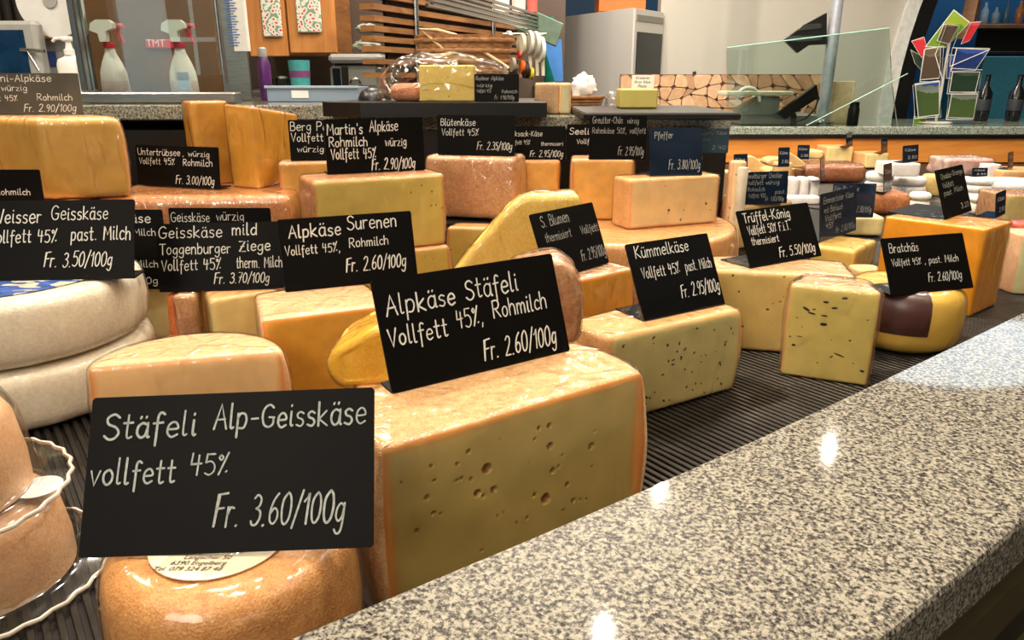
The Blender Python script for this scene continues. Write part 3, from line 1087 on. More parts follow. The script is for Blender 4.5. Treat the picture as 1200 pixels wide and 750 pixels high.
def seeds(parent, A, B, z0, z1, items, mat, name='seed', edge=.004, depth=.0006):
    """flattened dark grains pressed into the cut face; items (u, v, length, thickness, angle)"""
    e = (B - A); e.z = 0; W_ = e.length; e.normalize()
    n = Vector((e.y, -e.x, 0))
    V, F = [], []
    for (u, v, l, t_, an) in items:
        c = Vector((A.x, A.y, 0)) + e * (u * W_) + Vector((0, 0, H + z0 + (z1 - z0) * v)) + n * (-.0004)
        dx = e * math.cos(an) + Vector((0, 0, 1)) * math.sin(an)
        dy = -e * math.sin(an) + Vector((0, 0, 1)) * math.cos(an)
        st = len(V)
        for (rr_, h) in ((1, 0), (.8, .0009), (.4, .0013)):
            for k in range(8):
                a = k * math.pi / 4
                V.append(c + dx * (l * rr_ * math.cos(a)) + dy * (t_ * rr_ * math.sin(a)) + n * h)
        for j in (0, 1):
            for k in range(8):
                F.append((st + j * 8 + k, st + j * 8 + (k + 1) % 8, st + (j + 1) * 8 + (k + 1) % 8, st + (j + 1) * 8 + k))
        F.append(tuple(st + 16 + k for k in range(8)))
    o = mk(name, V, F, mat, parent=parent, smooth=60)
    o['kind'] = 'stuff'
    return o


M_SEED = plain('caraway', (74, 48, 34), rough=.5, var=.3, scale=300)
M_TRUF = plain('truffle_black', (46, 34, 34), rough=.5, var=.3, scale=300)
rr = random.Random(11)
it = [(rr.uniform(.05, .97), rr.uniform(.05, .9), rr.uniform(.0012, .0030), rr.uniform(.0008, .0014), rr.uniform(-1.6, 1.6)) for _ in range(58)]
seeds(c3, KA, KB, DK, KZ, it, M_SEED)

# 4 truffle half wheel behind and truffle wedge in front
TZ = -.245
A, B = Q(838, 317, TZ), Q(1004, 325, TZ)
c4 = cheese('cheese_wedge', qplan(A, B, .085, 'crrr', (0, .0, .01, .0)), DK, TZ, C_TRU, R_TRU, 'wide truffle cheese with a peach rind under the 5.50 board', film=F_THIN, bulge=.003)
TW = -.238
A, B = Q(925, 333, TW), Q(1035, 344, TW)
c5 = cheese('cheese_wedge', qplan(A, B, .052, 'crrr', (0, 0, .004, 0), back=.7, skew=-.004), DK, TW, C_TRU2, R_TRU, 'yellow wedge with black truffle pieces in crumpled film, alone at the ledge', film=F_WRK, bulge=0, round_=.004, wrapwob=.0028, wrap_grow=.0028)
bl = []
for (cx, cy, l, t_, an) in ((968, 354, 4, 1.8, 0), (978, 361, 4.5, 1.7, .1), (965, 380, 5, 2.4, 0), (945, 362, 6, 2, -.5), (951, 367, 6, 1.4, -.2), (990, 349.5, 4, 1.6, .1), (966, 370, 4.5, 1.2, 0), (954, 362.5, 2.5, 1, .3),
                            (926, 394, 2, 1.4, 0), (930, 404, 3, 1.9, 0), (983, 416, 8, 1.1, -.3), (937, 394, 5, 1, .05), (974, 418, 3, 1, .6), (1010, 435, 3, 1.6, -.2), (996, 399, 1.8, 1.2, 0), (974, 398, 1.2, .9, 0),
                            (940, 383, 1.2, .8, 0), (1017, 375, 2, .8, .4), (934, 372, 1.5, .8, 0), (1000, 426, 1.2, .8, 0), (958, 425, 1.2, .8, 0)):
    e = (B - A); e.z = 0; n3 = Vector((e.y, -e.x, 0)).normalized(); rv = ray(cx, cy); o = Vector((0, 0, H))
    q = o + rv * ((A - o).dot(n3) / rv.dot(n3))
    bl.append(((q - A).dot(e) / e.length_squared, (q.z - H - DK) / (TW - DK), l * .00103, t_ * .00103, an))
seeds(c5, A, B, DK, TW, bl, M_TRUF, name='truffle_piece')

# 5 yellow round with brown band
c6 = cheese('round_cheese', wheelplan(.549, .998, .071), DK, -.27, C_YEL, C_YEL, 'round waxy yellow cheese with a brown label band before the orange block', film=F_THIN, round_=.016, bulge=.006, smooth_n=0)
V, F = [], []
for k in range(9):
    a = math.radians(206 + 62 * k / 8)
    for (r, z) in ((.0775, -.325), (.0787, -.312), (.0785, -.295), (.076, -.281), (.069, -.2725), (.060, -.2683), (.045, -.2678)):
        V.append(Vector((.549 + r * math.cos(a), .998 + r * math.sin(a), H + z)))
for k in range(8):
    for j in range(6):
        F.append((k * 7 + j, (k + 1) * 7 + j, (k + 1) * 7 + j + 1, k * 7 + j + 1))
lb = mk('label_band', V, F, plain('band_brown', (78, 48, 44), rough=.35, var=.1), parent=c6, smooth=60)

# 6 orange block
OZ = -.217
Lp, Cp, Rp = PZ(1037, 254, OZ), PZ(1156, 269, OZ), PZ(1187, 259.5, OZ)
Bk = Lp + (Rp - Cp)
c7 = cheese('cheese_block', [(tuple(Lp[:2]), 'c', 0), (tuple(Cp[:2]), 'c', 0), (tuple(Rp[:2]), 'c', 0), (tuple(Bk[:2]), 'c', 0)], DK, OZ, C_CHED, C_CHED2,
            'tall bright orange block of cheese at the right with a tilted board on top', film=F_THIN, round_=.003, bulge=0, smooth_n=2)

# 7 pale goat half wheel behind the front board
GZ = -.255
A, B = Q(100, 430, GZ), Q(330, 411, GZ)
A, B = A + (B - A) * .0, B
c8 = cheese('cheese_wedge', halfplan(A, B, .080), DK, GZ, C_MILD, R_MILD, 'pale goat cheese half wheel with rounded pink rind, behind the 3.60 board', film=F_THIN, round_=.008, bulge=.006, smooth_n=3)

# 8 two white wheels, the upper one with a blue printed paper
WC = (-.583, .822)
c9 = cheese('round_cheese', wheelplan(WC[0], WC[1], .143), DK, -.2875, M_WHT, M_WHT, 'lower of the two big white cheese wheels at the left edge', film=F_WHEEL, round_=.014, bulge=.004, smooth_n=0, wob=.0008)
c10 = cheese('round_cheese', wheelplan(WC[0] - .002, WC[1], .142), -.285, -.213, M_WHT, M_WHT, 'upper big white cheese wheel with blue printed paper on top, at the left edge', film=F_WHEEL, round_=.012, bulge=.005, smooth_n=0, wob=.0008)
m, N_, L_, b_ = new_mat('blue_print')
vec = coords(N_, L_, (1, 1.6, 1))
nz = N_.new('ShaderNodeTexNoise'); nz.inputs['Scale'].default_value = 26; nz.inputs['Detail'].default_value = 1.5; nz.inputs['Distortion'].default_value = 1.4
L_.new(vec, nz.inputs['Vector'])
rp = N_.new('ShaderNodeValToRGB'); rp.color_ramp.interpolation = 'CONSTANT'
rp.color_ramp.elements[0].color = rgb((66, 104, 190)); rp.color_ramp.elements[1].position = .53; rp.color_ramp.elements[1].color = rgb((232, 224, 208))
L_.new(nz.outputs['Fac'], rp.inputs['Fac']); L_.new(rp.outputs['Color'], b_.inputs['Base Color']); b_.inputs['Roughness'].default_value = .45
mk('printed_paper', *lathe([(.118, 0), (.118, .0006)], Vector((WC[0] - .002, WC[1], H - .213 + .0012)), 56), m, parent=c10)

# 9 striped rind / golden cheese under the 2.60 board in the middle
SZ = -.243
A, B = Q(305, 376, SZ), Q(458, 357, SZ)
c11 = cheese('cheese_wedge', qplan(A, B, .105, 'ccrr', (0, 0, .01, .0), back=.92), DK, SZ, C_GOLD, R_STRIPE, 'golden cheese with a pale striped rind carrying the smaller 2.60 board', film=F_THIN, bulge=0)

# 10 small pieces between
A, B = Vector((-.13, .582, H)), Vector((.062, .642, H))
c12 = cheese('cheese_block', qplan(A, B, .085, 'crrr'), DK, -.256, paste('paste_orange', (214, 112, 44), (196, 92, 36)), R_TAN, 'low orange cheese hidden behind the big holed wedge and its board', bulge=.003)


def slab(name, pts, Y0, depth, mat, label, film=None, round_=.006, yaw=0, **kw):
    """upright outline (pixels seen at distance Y0) with real depth behind it"""
    P = [PY(x, y, Y0) for x, y in pts]
    plan = [((p.x, p.z), 'r', 0) for p in P]
    # counter-clockwise in (x, z)
    ar = sum(plan[i][0][0] * plan[(i + 1) % len(plan)][0][1] - plan[(i + 1) % len(plan)][0][0] * plan[i][0][1] for i in range(len(plan)))
    if ar < 0:
        plan.reverse()
    _seed[0] += 1
    cx = sum(p.x for p in P) / len(P)

    def conv(V):
        out = []
        for v in V:
            x, y = v.x - cx, depth - v.z
            c, s = math.cos(yaw), math.sin(yaw)
            out.append(Vector((cx + x * c - y * s, Y0 + x * s + y * c, v.y)))
        return out
    args = dict(ds=.004, round_=round_, bulge=0, wob=.0009, smooth_n=3)
    args.update(kw)
    V, F, MI, RD = loft(plan, 0, depth, seed=_seed[0], **args)
    o = mk(name, conv(V), F, mat, smooth=50)
    tag(o, label, 'cheese')
    if film:
        args.update(wob=.0022, grow=.0018)
        V, F, MI, RD = loft(plan, 0, depth, seed=_seed[0] + 30, **args)
        mk('plastic_wrap', conv(V), F, film, parent=o, smooth=70)
    return o


M_YW = rind('yellow_wrapped', (250, 218, 122), (238, 194, 90), scale=30, bump=.5, wet=.6)
F_GLD = film_mat('film_gold', tint=(255, 244, 200), base=.06, k=1.3, rough=.12, wscale=28, strength=1.0)
slab('cheese_wedge', [(379, 428), (387, 412), (440, 384), (492, 376), (498, 446), (398, 457), (384, 442)], .60, .07, M_YW,
     'small bright yellow wedge in golden film, left of the big 2.60 board', film=F_GLD)
slab('cheese_block', [(600, 318), (655, 306), (676, 320), (684, 352), (680, 395), (664, 410), (600, 418)], .665, .06, R_WRAP,
     'wrapped pinkish cheese end, right of the big 2.60 board', film=F_LOOSE)
# yellow draped cheese
vs = slab('cheese_wedge', [(474, 399), (533, 316), (556, 286), (602, 236), (616, 229), (676, 227), (683, 240), (700, 397)], .995, .04, M_YW,
          'big soft yellow cheese with a sloping side under tight film in the middle', film=F_WRK, round_=.010)
# olive wheel below the S.Blumen board
EZ = -.225
A, B = Q(643, 336, EZ), Q(744, 314, EZ)
c15 = cheese('cheese_wedge', qplan(A, B, .066, 'crrr'), DK, EZ, C_GOLD, R_WRAP, 'dark golden cheese under the tilted 2.95 board in the middle', film=F_WRK, bulge=.004)
for v in (c15,):
    pass

# 11 pieces under the left middle boards
PZ_ = -.25
A, B = Q(246, 352, PZ_), Q(329, 339, PZ_)
cheese('cheese_wedge', qplan(A, B, .06, 'crrc', back=.85), DK, PZ_, C_PALE, R_PCH, 'peach topped cheese piece under the 3.70 board, behind the pale half wheel', film=F_THIN, bulge=0)
A, B = Q(201, 347, PZ_), Q(228, 346, PZ_)
cheese('cheese_piece', qplan(A, B, .05, 'crrr', back=.9), DK, PZ_, R_WRAP, R_WRAP, 'narrow wrapped brown striped piece beneath the 3.70 board', film=F_LOOSE, bulge=0)
A, B = PZ(172, 349, PZ_) + Vector((.012, .02, 0)), PZ(197, 349, PZ_) + Vector((.008, .02, 0))
cheese('cheese_piece', qplan(A, B, .04, 'rrrr'), DK, PZ_ - .001, C_OCH, rind('rind_orange', (226, 128, 60), (200, 100, 44)), 'small orange piece next to the right rim of the white wheels', bulge=.003, round_=.008)
cheese('cheese_block', qplan(Vector((-.41, .965, 0)), Vector((-.32, .965, 0)), .06, 'crrr'), DK, -.252, C_OCH, R_BRN, 'ochre cheese behind the two overlapping goat cheese boards')
cheese('cheese_block', qplan(Vector((-.62, .995, 0)), Vector((-.42, .995, 0)), .06, 'crrr'), DK, -.278, C_PALE, R_TAN, 'pale cheese hidden behind the white wheels and their board')
cheese('cheese_block', qplan(Vector((-.82, 1.0, 0)), Vector((-.66, 1.0, 0)), .08, 'crrr'), DK, -.178, C_GOLD, R_BRN, 'tall golden cheese at the left edge behind the 3.50 board')

# 12 middle rows
MZ = -.136
A, B = Q(366, 213, MZ), Q(521, 203.5, MZ)
MB = -.243
cheese('cheese_block', qplan(A, B, .085, 'crrr', (0, 0, .006, 0)), MB, MZ, C_OLIVE, R_BRN, 'olive yellow block with a brown rind carrying the left 2.90 board in the middle', film=F_THIN, bulge=.002, round_=.006)
e = (B - A).normalized()
A2, B2 = A - e * .005, B + e * .006
A2 = Vector((A2.x, A2.y - .01, 0)); B2 = Vector((B2.x, B2.y - .01, 0))
cheese('cheese_block', qplan(A2, B2, .10, 'crrr'), DK, MB - .0005, C_OLIVE, R_TAN, 'lower cheese on which the olive yellow block stands', film=F_THIN)
A = PZ(325, 191, -.139); B = along(A, math.radians(14), 396)
cheese('cheese_block', qplan(A, B, .06, 'crrr', back=.95), RZ, -.139, C_OCH, R_BRN, 'ochre block left behind the olive block, under the half hidden board', film=F_WRK, bulge=0)
A = PZ(499, 182.5, -.133); B = along(A, math.radians(-15), 602)
cheese('cheese_block', qplan(A, B, .085, 'rrrr', (0, 0, 0, 0)), RZ + .003, -.133, R_WRAP, R_WRAP, 'large block in cloudy pinkish film under the 2.35 board', film=F_LOOSE, bulge=.003, round_=.008)
A = PZ(523, 266, -.242); B = along(A, math.radians(-6), 596)
cheese('cheese_block', qplan(A, B, .045, 'crrr', back=.8), DK, RZ + .0025, C_OLIVE, R_TAN, 'cheese with a tan top below the cloudy film wrapped block', film=F_THIN)
A = PZ(609, 188.5, -.147); B = along(A, math.radians(2), 657)
cheese('cheese_block', qplan(A, B, .09, 'crrr'), RZ + .0005, -.147, C_OCH, R_BRN, 'small ochre block under the middle 2.95 board', film=F_THIN, bulge=0)
A = PZ(670, 187, -.1375); B = along(A, math.radians(-4), 744)
cheese('cheese_block', qplan(A, B, .08, 'crrr'), RZ + .0005, -.1375, C_OCH, R_TAN, 'smooth ochre block left of the speckled block on the tan wheel', film=F_THIN, bulge=.002)
A = PZ(739, 211, -.161); B = PZ(845, 205, -.161)
cheese('cheese_block', qplan(A, B, .058, 'crrr'), RZ + .0005, -.161, C_SPK, R_PCH, 'speckled pale block under the blue shining 3.80 board', film=F_THIN, bulge=0, wrap_grow=.002, wrapwob=.0012)
cheese('round_cheese', wheelplan(.196, 1.312, .196), DK, RZ, R_TAN, R_TAN, 'large tan cheese wheel lying under the speckled block', film=F_THIN, bulge=.004, round_=.008, smooth_n=0, ds=.008)
# left back
FZ = -.184
cheese('cheese_slab', qplan(Vector((-.672, 1.205, 0)), Vector((-.37, 1.225, 0)), .24, 'rrrr'), RZ, FZ, R_WRAP, rind('rind_film_pink', (222, 158, 96), (190, 116, 72), scale=18, wet=.8), 'flat wide wrapped cheese under the 3.00 board', film=F_LOOSE, bulge=.004, round_=.012)
cheese('cheese_slab', qplan(Vector((-1.02, 1.13, 0)), Vector((-.69, 1.13, 0)), .2, 'crrr'), RZ, FZ - .001, C_OCH, R_TAN, 'flat cheese under the big golden piece at the upper left')
A, B = PT(42, 139, 1.13), PT(139, 139, 1.17)
L0_ = PT(-70, 139, 1.20)
z1 = -.06
M_A1 = paste('paste_upper_left', (214, 168, 84), (226, 170, 90), w=.01, mott=.05)
cheese('cheese_wedge', [(tuple(L0_[:2]), 'c', 0), (tuple(A[:2]), 'c', 0), (tuple(B[:2]), 'r', .006), ((B.x - .08, B.y + .09), 'r', 0), ((L0_.x + .02, L0_.y + .08), 'r', 0)], FZ, z1, M_A1, R_PCH,
       'big golden cheese in shiny film under the brownish board at the upper left', film=F_WRK, bulge=.006, round_=.01, wrap_grow=.002, wrapwob=.0008)
# pair of tall wedges
C = PZ(304, 222, FZ); Lq = PZ(272, 219, FZ); Rq = PZ(356, 209, FZ)
Bq = Lq + (Rq - C) * .9
cheese('cheese_wedge', [(tuple(Lq[:2]), 'c', 0), (tuple(C[:2]), 'c', 0), (tuple(Rq[:2]), 'c', 0), (tuple(Bq[:2]), 'r', 0)], FZ + .0005, -.054, paste('paste_tall', (226, 166, 66), (206, 130, 62)), R_BRN,
       'right one of the two tall golden wedges, left of the middle boards', film=F_WRK, wrapwob=.0008, bulge=0, round_=.004, top_tilt=(-.12, -.10))
cheese('cheese_wedge', [((-.590, 1.375), 'c', 0), ((-.556, 1.335), 'c', 0), ((-.505, 1.37), 'c', 0), ((-.535, 1.43), 'r', 0)], FZ + .0005, -.040, paste('paste_tall2', (220, 160, 62), (206, 130, 62)), R_BRN,
       'left one of the two tall golden wedges, narrower and half hidden', film=F_WRK, wrapwob=.0008, bulge=0, round_=.004)

# ------------------------------------------------------------------ right hand back rows
def far(name, label, xl, xr, yt, yb, cut, rnd, zs=DK, depth=.1, kinds='crrr', yaw=0, group=None, film=None, zt=None, round_=.005, back=1, cat='cheese', **kw):
    A = PZ(xl, yb, zs)
    B = along(A, math.radians(yaw), xr)
    rt = ray(xl, yt)
    if zt is None:
        zt = rt.z / rt.y * A.y
    a = dict(ds=.008, bulge=0, wob=.001)
    a.update(kw)
    return cheese(name, qplan(A, B, depth, kinds, back=back), zs, zt, cut, rnd, label, group, film, cat, round_=round_, **a)


def farwheel(name, label, xc, wpx, ys, t, mat, zs=DK, group=None, labels=None, n=0, **kw):
    """stack of rounds; ys pixel rows from the top one's top down to the lowest one's bottom"""
    out = []
    u = ray(xc, ys[-1])
    c = PT(xc, ys[-1], t)
    r = wpx / FPX * t / 2
    zl = zs
    k = len(ys) - 1
    for i in range(k - 1, -1, -1):
        rt = ray(xc, ys[i])
        zt = rt.z / rt.y * (c.y - r * .6)
        if i == k - 1:
            zb = zs
        else:
            zb = zl
        o = cheese(name, wheelplan(c.x, c.y, r), zb, max(zt, zb + .012), mat, mat, labels[i] if labels else label, group, None, ds=.009, round_=.009, bulge=.003, smooth_n=0, wob=.0015)
        zl = max(zt, zb + .012) + .0004
        out.append(o)
    return out


far('cheese_block', 'ochre block right behind the speckled block, left of the truffle board', 843, 861, 229, 296, C_OCH, R_TAN, depth=.02, yaw=10)
far('cheese_piece', 'small round golden piece between ochre block and the 5.50 board', 856, 870, 268, 292, C_OCH, R_TAN, depth=.02, kinds='rrrr', round_=.012)
A, B = PZ(869, 241, -.26), PZ(928, 235, -.26)
cheese('cheese_block', qplan(A, B, .08, 'crrr', back=.8, skew=.02), DK, -.26, C_PALE, rind('rind_red', (206, 130, 104), (176, 100, 80)), 'pale block with reddish top under the dark blue cheddar board', film=F_THIN)
Lp, Cp, Rp = PZ(950, 287, -.305), PZ(1003, 294, -.305), PZ(1028, 281, -.305)
Bk = Lp + (Rp - Cp)
cheese('cheese_block', [(tuple(Lp[:2]), 'c', 0), (tuple(Cp[:2]), 'c', 0), (tuple(Rp[:2]), 'c', 0), (tuple(Bk[:2]), 'c', 0)], DK, -.305, paste('paste_far_yellow', (232, 196, 104), (236, 204, 120)), rind('top_yellow', (236, 204, 124), (222, 182, 92)),
       'low yellow block under the two dark boards left of the orange block', film=F_THIN, bulge=0, round_=.008)
far('cheese_slab', 'thin pale slab on the deck left of the orange block', 1003, 1036, 317, 336, C_PALE, R_PCH, depth=.05, yaw=0)
far('cheese_block', 'pale block behind the low yellow block', 992, 1036, 255, 276, C_PALE, R_MILD, depth=.12, yaw=-5)
far('cheese_loaf', 'dark brown rounded cheese loaf left behind the orange block', 1012, 1066, 226, 253, R_LOAF, R_LOAF, depth=.13, kinds='rrrr', round_=.022)
for i, x in enumerate((925, 937, 949)):
    far('cheese_pack', ('left', 'middle', 'right')[i] + ' one of three small white wrapped packs behind the cheddar board', x, x + 11.3, 209, 233, M_WHT2, M_WHT2, depth=.06, kinds='rrrr', group='small white packs', round_=.006)
far('cheese_slab', 'flat white pack before the three small white packs', 922, 962, 231, 240, M_WHT2, M_WHT2, depth=.05, kinds='rrrr')
far('cheese_loaf', 'long brown loaf in shiny film before the orange back board', 941, 1014, 193, 215, R_LOAF, rind('rind_loaf2', (196, 128, 86), (150, 88, 56), wet=.8), depth=.14, kinds='rrrr', round_=.025, film=F_LOOSE)
far('cheese_block', 'left yellow block standing at the orange back board', 966, 999, 172, 194, C_PALE, R_TAN, depth=.12, group='blocks at the back board')
far('cheese_block', 'right yellow block standing at the orange back board', 1011, 1041, 180, 197, C_PALE, R_TAN, depth=.12, group='blocks at the back board')
far('cheese_slab', 'flat light cheese left of the yellow blocks at the back board', 944, 966, 177, 186, C_PALE, R_PCH, depth=.1, zs=-.29)
far('cheese_box', 'low box carrying the flat light cheese at the back board', 943, 966, 187, 197, R_TAN, R_TAN, depth=.1, cat='box', zt=-.2905)


def triwedge(label, pts, yb, depth, zs=DK, mat=None):
    """wedge seen from its side: outline in pixels at the distance where row yb meets level zs"""
    Y0 = PZ(pts[0][0], yb, zs).y
    return slab('cheese_wedge', pts, Y0, depth, mat or M_PW, label, round_=.006, ds=.008)


M_PW = rind('pale_wedge', (232, 196, 136), (212, 164, 100), scale=30, wet=.5)
triwedge('pale wrapped wedge far left at the dark corner', [(871, 205), (873, 184), (880, 181), (892, 189), (900, 199), (899, 206)], 206, .08)
triwedge('large pale wedge pile beside the far loaf, lower piece', [(900, 211), (899, 199), (925, 196), (941, 199), (940, 211)], 211, .1)
triwedge('thin pale wedge with sharp tip behind the small dark board', [(897, 190), (905, 185), (930, 186), (936, 197), (900, 195)], 197, .08, zs=-.30)
triwedge('steep pale wedge leaning behind the small dark board', [(921, 197), (921, 177), (926, 178), (946, 192), (945, 197)], 197, .08, zs=-.298)
far('cheese_box', 'low box under the pale wedges near the dark corner', 898, 946, 198, 206, R_TAN, R_TAN, depth=.2, cat='box', zt=-.3105)

W3 = ['top', 'middle', 'lowest']
farwheel('cheese_round', '', 1027, 27, (202, 213, 222, 231), 2.3, M_WHT2, group='white soft cheeses', labels=['%s white round of the stack behind the brown loaf' % s for s in W3])
st_ = farwheel('cheese_round', '', 1061, 38, (208, 218, 232), 2.32, M_WHT2, group='white soft cheeses', labels=['upper white round under the wide white box', 'lower white round under the wide white box'])
far('cheese_box', 'wide white box lying on the soft cheeses, a board on top', 1041, 1079, 192, 207, M_WHT2, M_WHT2, zs=-.2775, depth=.1, kinds='rrrr', cat='box', round_=.004)
farwheel('cheese_round', '', 1076, 21, (226, 235, 245), 2.08, M_WHT, group='white soft cheeses', labels=['upper small white round right of the brown loaf', 'lower small white round right of the brown loaf'])
farwheel('cheese_round', '', 1091, 24, (205, 231), 2.35, rind('yellow_round', (222, 196, 132), (196, 160, 92), scale=18), group='white soft cheeses', labels=['thick yellowish round left behind the tilted board'])
farwheel('cheese_round', '', 1142, 34, (209, 217, 226, 236), 2.3, M_WHT2, group='white soft cheeses', labels=['%s white round of the stack right of the tilted board' % s for s in W3])
farwheel('cheese_round', '', 1145, 20, (229, 238, 250), 2.03, M_WHT, group='white soft cheeses', labels=['upper little white round above the orange block', 'lower little white round above the orange block'])
farwheel('cheese_round', '', 1184, 60, (213, 224, 236), 2.28, M_WHT2, group='white soft cheeses', labels=['upper wide white round at the right edge', 'lower wide white round at the right edge'])
far('cheese_block', 'wrapped yellow cheese at the right edge behind the orange block', 1172, 1222, 229, 262, C_PALE, R_WRAP, depth=.12, film=F_LOOSE)
far('cheese_block', 'pale greenish block at the right edge next to the orange block', 1184, 1226, 275, 345, paste('paste_green', (206, 204, 152), (206, 204, 152)), R_MILD, depth=.06)
far('cheese_pack', 'red wrapped pack lying on the pale greenish block', 1190, 1230, 262, 274, rind('red_pack', (206, 92, 72), (166, 60, 48), wet=.7), rind('red_pack', (0, 0, 0), (0, 0, 0)), zs=-.2605, depth=.04, kinds='rrrr')
pk = far('cheese_pack', 'pink and white crumpled pack before the orange back board', 1107, 1163, 186, 207, rind('pink_pack', (226, 160, 156), (236, 226, 222), scale=14), rind('pink_pack', (0, 0, 0), (0, 0, 0)), depth=.14, kinds='rrrr', film=F_LOOSE, round_=.012, wob=.006)
far('cheese_pack', 'small white pack right of the pink crumpled pack', 1154, 1172, 193, 214, M_WHT2, M_WHT2, depth=.06, kinds='rrrr')
far('cheese_slab', 'flat orange brown slab at the right edge of the back row', 1172, 1232, 200, 216, R_TAN, R_TAN, depth=.14, kinds='rrrr', round_=.008)
# slim things behind the speckled block
cheese('cheese_piece', qplan(Vector((.418, 1.435, 0)), Vector((.450, 1.435, 0)), .03, 'crrr'), DK, -.152, C_SPK, R_MILD, 'slim pinkish slice standing right behind the blue board', bulge=0, ds=.006)
o = mk('paper_roll', *lathe([(.009, 0), (.0085, .05), (.0095, .092), (.008, .095)], Vector((.404, 1.315, H + RZ + .0005)), 16), plain('wax_paper', (196, 188, 168), rough=.6), smooth=50)
ORG[o] = ORG[o]
tag(o, 'narrow white paper cone next to the blue shining board', 'paper roll')

# ------------------------------------------------------------------ price boards
PR = lambda p: 'Fr. %s/100g' % p
sign('large black board reading 3.60 in front, on the small round cheese', (92, 655), 437, 467, z=-.25, yaw=-1, roll=2.6, foot=.0, pen=.42, seed=3, lean=31, chalk=plain('chalk_front', (168, 172, 168), rough=.8, var=.2, scale=400),
     lines=[('Stäfeli', .055, .38, .27, .155), ('Alp-Geisskäse', .44, .975, .235, .15), ('vollfett', .02, .315, .56, .15), ('45%', .365, .50, .52, .13), (PR('3.60'), .46, .905, .84, .19)])
sign('black board reading 2.60 standing on the big holed wedge', (460, 462), 668, 330, z=-.213, BRy=411.5, foot=.02, seed=5, pen=.42, lean=20,
     lines=[('Alpkäse', .045, .40, .33, .17), ('Stäfeli', .46, .76, .31, .18), ('Vollfett', .03, .33, .60, .16), ('45%,', .385, .53, .56, .17), ('Rohmilch', .59, .91, .53, .16), (PR('2.60'), .50, .93, .90, .19)])
sign('glossy black board reading 2.95 on the caraway cheese', (755, 377), 850, 287, z=KZ, BRy=357, seed=6, foot=.05, lean=26, pen=.40, mat=M_SLATE_G,
     lines=[('Kümmelkäse', .08, .72, .20, .15), ('Vollfett 45%', .10, .55, .47, .14), ('past. Milch', .62, .95, .47, .14), (PR('2.95'), .50, .98, .80, .17)])
sign('black board reading 5.50 on the wide truffle cheese', (880, 315), 963, 248, z=TZ, BRy=300, seed=7, foot=.055, lean=26, pen=.45,
     lines=[('Trüffel-König', .06, .70, .22, .17), ('Vollfett 50% F.i.T.', .08, .66, .44, .15), ('thermisiert', .09, .46, .62, .13), (PR('5.50'), .42, .93, .90, .16)])
sign('black board reading 2.60 on the yellow round in front of the orange block', (1045, 347), 1141, 280, z=-.27, BRy=337.5, seed=8, foot=.05, lean=26, pen=.38,
     lines=[('Bratchäs', .07, .42, .26, .15), ('Vollfett 45%', .07, .42, .50, .12), (', past. Milch', .46, .88, .50, .12), (PR('2.60'), .47, .88, .82, .15)])
sign('tall tilted board on top of the bright orange block', (1108, 258), 1139, 200, z=OZ, BRy=247, seed=9, foot=.09, lean=20, pen=.4, chalk=M_CHALK_DIM,
     lines=[('Cheddar', .12, .50, .20, .10), ('Orange', .55, .92, .18, .10), ('Vollfett', .12, .52, .38, .10), ('past.', .12, .42, .54, .10), ('Milch', .50, .82, .52, .10), ('3.20', .62, .92, .88, .10)])
WZ = -.213 + .0018
sign('black board reading 3.50 on the upper white wheel', (-24, 330), 157, 236, z=WZ, BRy=326.5, seed=10, foot=.03, pen=.42, lean=22,
     lines=[('Weisser', .085, .395, .285, .17), ('Geisskäse', .46, .83, .25, .165), ('Vollfett 45%', .06, .50, .53, .16), ('past. Milch', .59, .98, .51, .17), (PR('3.50'), .42, .86, .84, .18)])
sign('black board reading 3.70 between the 3.50 board and the 2.60 board', (187, 343), 334, 263, z=PZ_ + .0008, BRy=338, seed=12, foot=.03, pen=.42, lean=16,
     lines=[('Geisskäse', .02, .52, .21, .165), ('mild', .60, .80, .19, .17), ('Toggenburger', .02, .58, .45, .155), ('Ziege', .65, .90, .43, .155), ('Vollfett 45%', .03, .50, .69, .155), ('therm. Milch', .62, .99, .68, .16), (PR('3.70'), .44, .88, .90, .15)])
sign('black board with the word würzig peeking over the 3.70 board', (205, 316), 322, 244, z=-.251, yaw=0, seed=13, foot=.03, pen=.38, lean=4,
     lines=[('Geisskäse', .02, .40, .22, .15), ('würzig', .47, .74, .20, .14), ('Toggenburger', .02, .58, .42, .12), ('Ziege', .62, .80, .40, .12)])
sign('black board mostly hidden behind the 3.50 board, ending in käse', (66, 339), 200, 246, z=-.277, yaw=0, seed=14, foot=.03, pen=.42, lean=4,
     lines=[('Geisskäse', .38, .90, .16, .11), ('past. Milch', .50, .93, .32, .09), ('Milch', .72, .92, .72, .09), ('100g', .70, .90, .93, .09)])
sign('black board reading 2.60 on the golden cheese with striped rind', (335, 343), 490, 258, z=SZ, BRy=327, seed=15, foot=.02, pen=.46, lean=15,
     lines=[('Alpkäse', .07, .45, .27, .18), ('Surenen', .50, .88, .21, .18), ('Vollfett 45%,', .03, .43, .50, .125), ('Rohmilch', .50, .80, .46, .125), (PR('2.60'), .46, .92, .80, .19)])
sign('black tilted board reading 2.95 on the dark golden cheese', (643, 330), 714, 252, z=EZ + .001, BRy=308, seed=16, foot=.04, lean=22, pen=.40, chalk=M_CHALK_DIM,
     lines=[('S. Blumen', .12, .55, .22, .16), ('thermisiert', .12, .52, .45, .13), ('Vollfett', .68, .97, .46, .13), (PR('2.95'), .58, .99, .86, .17)])
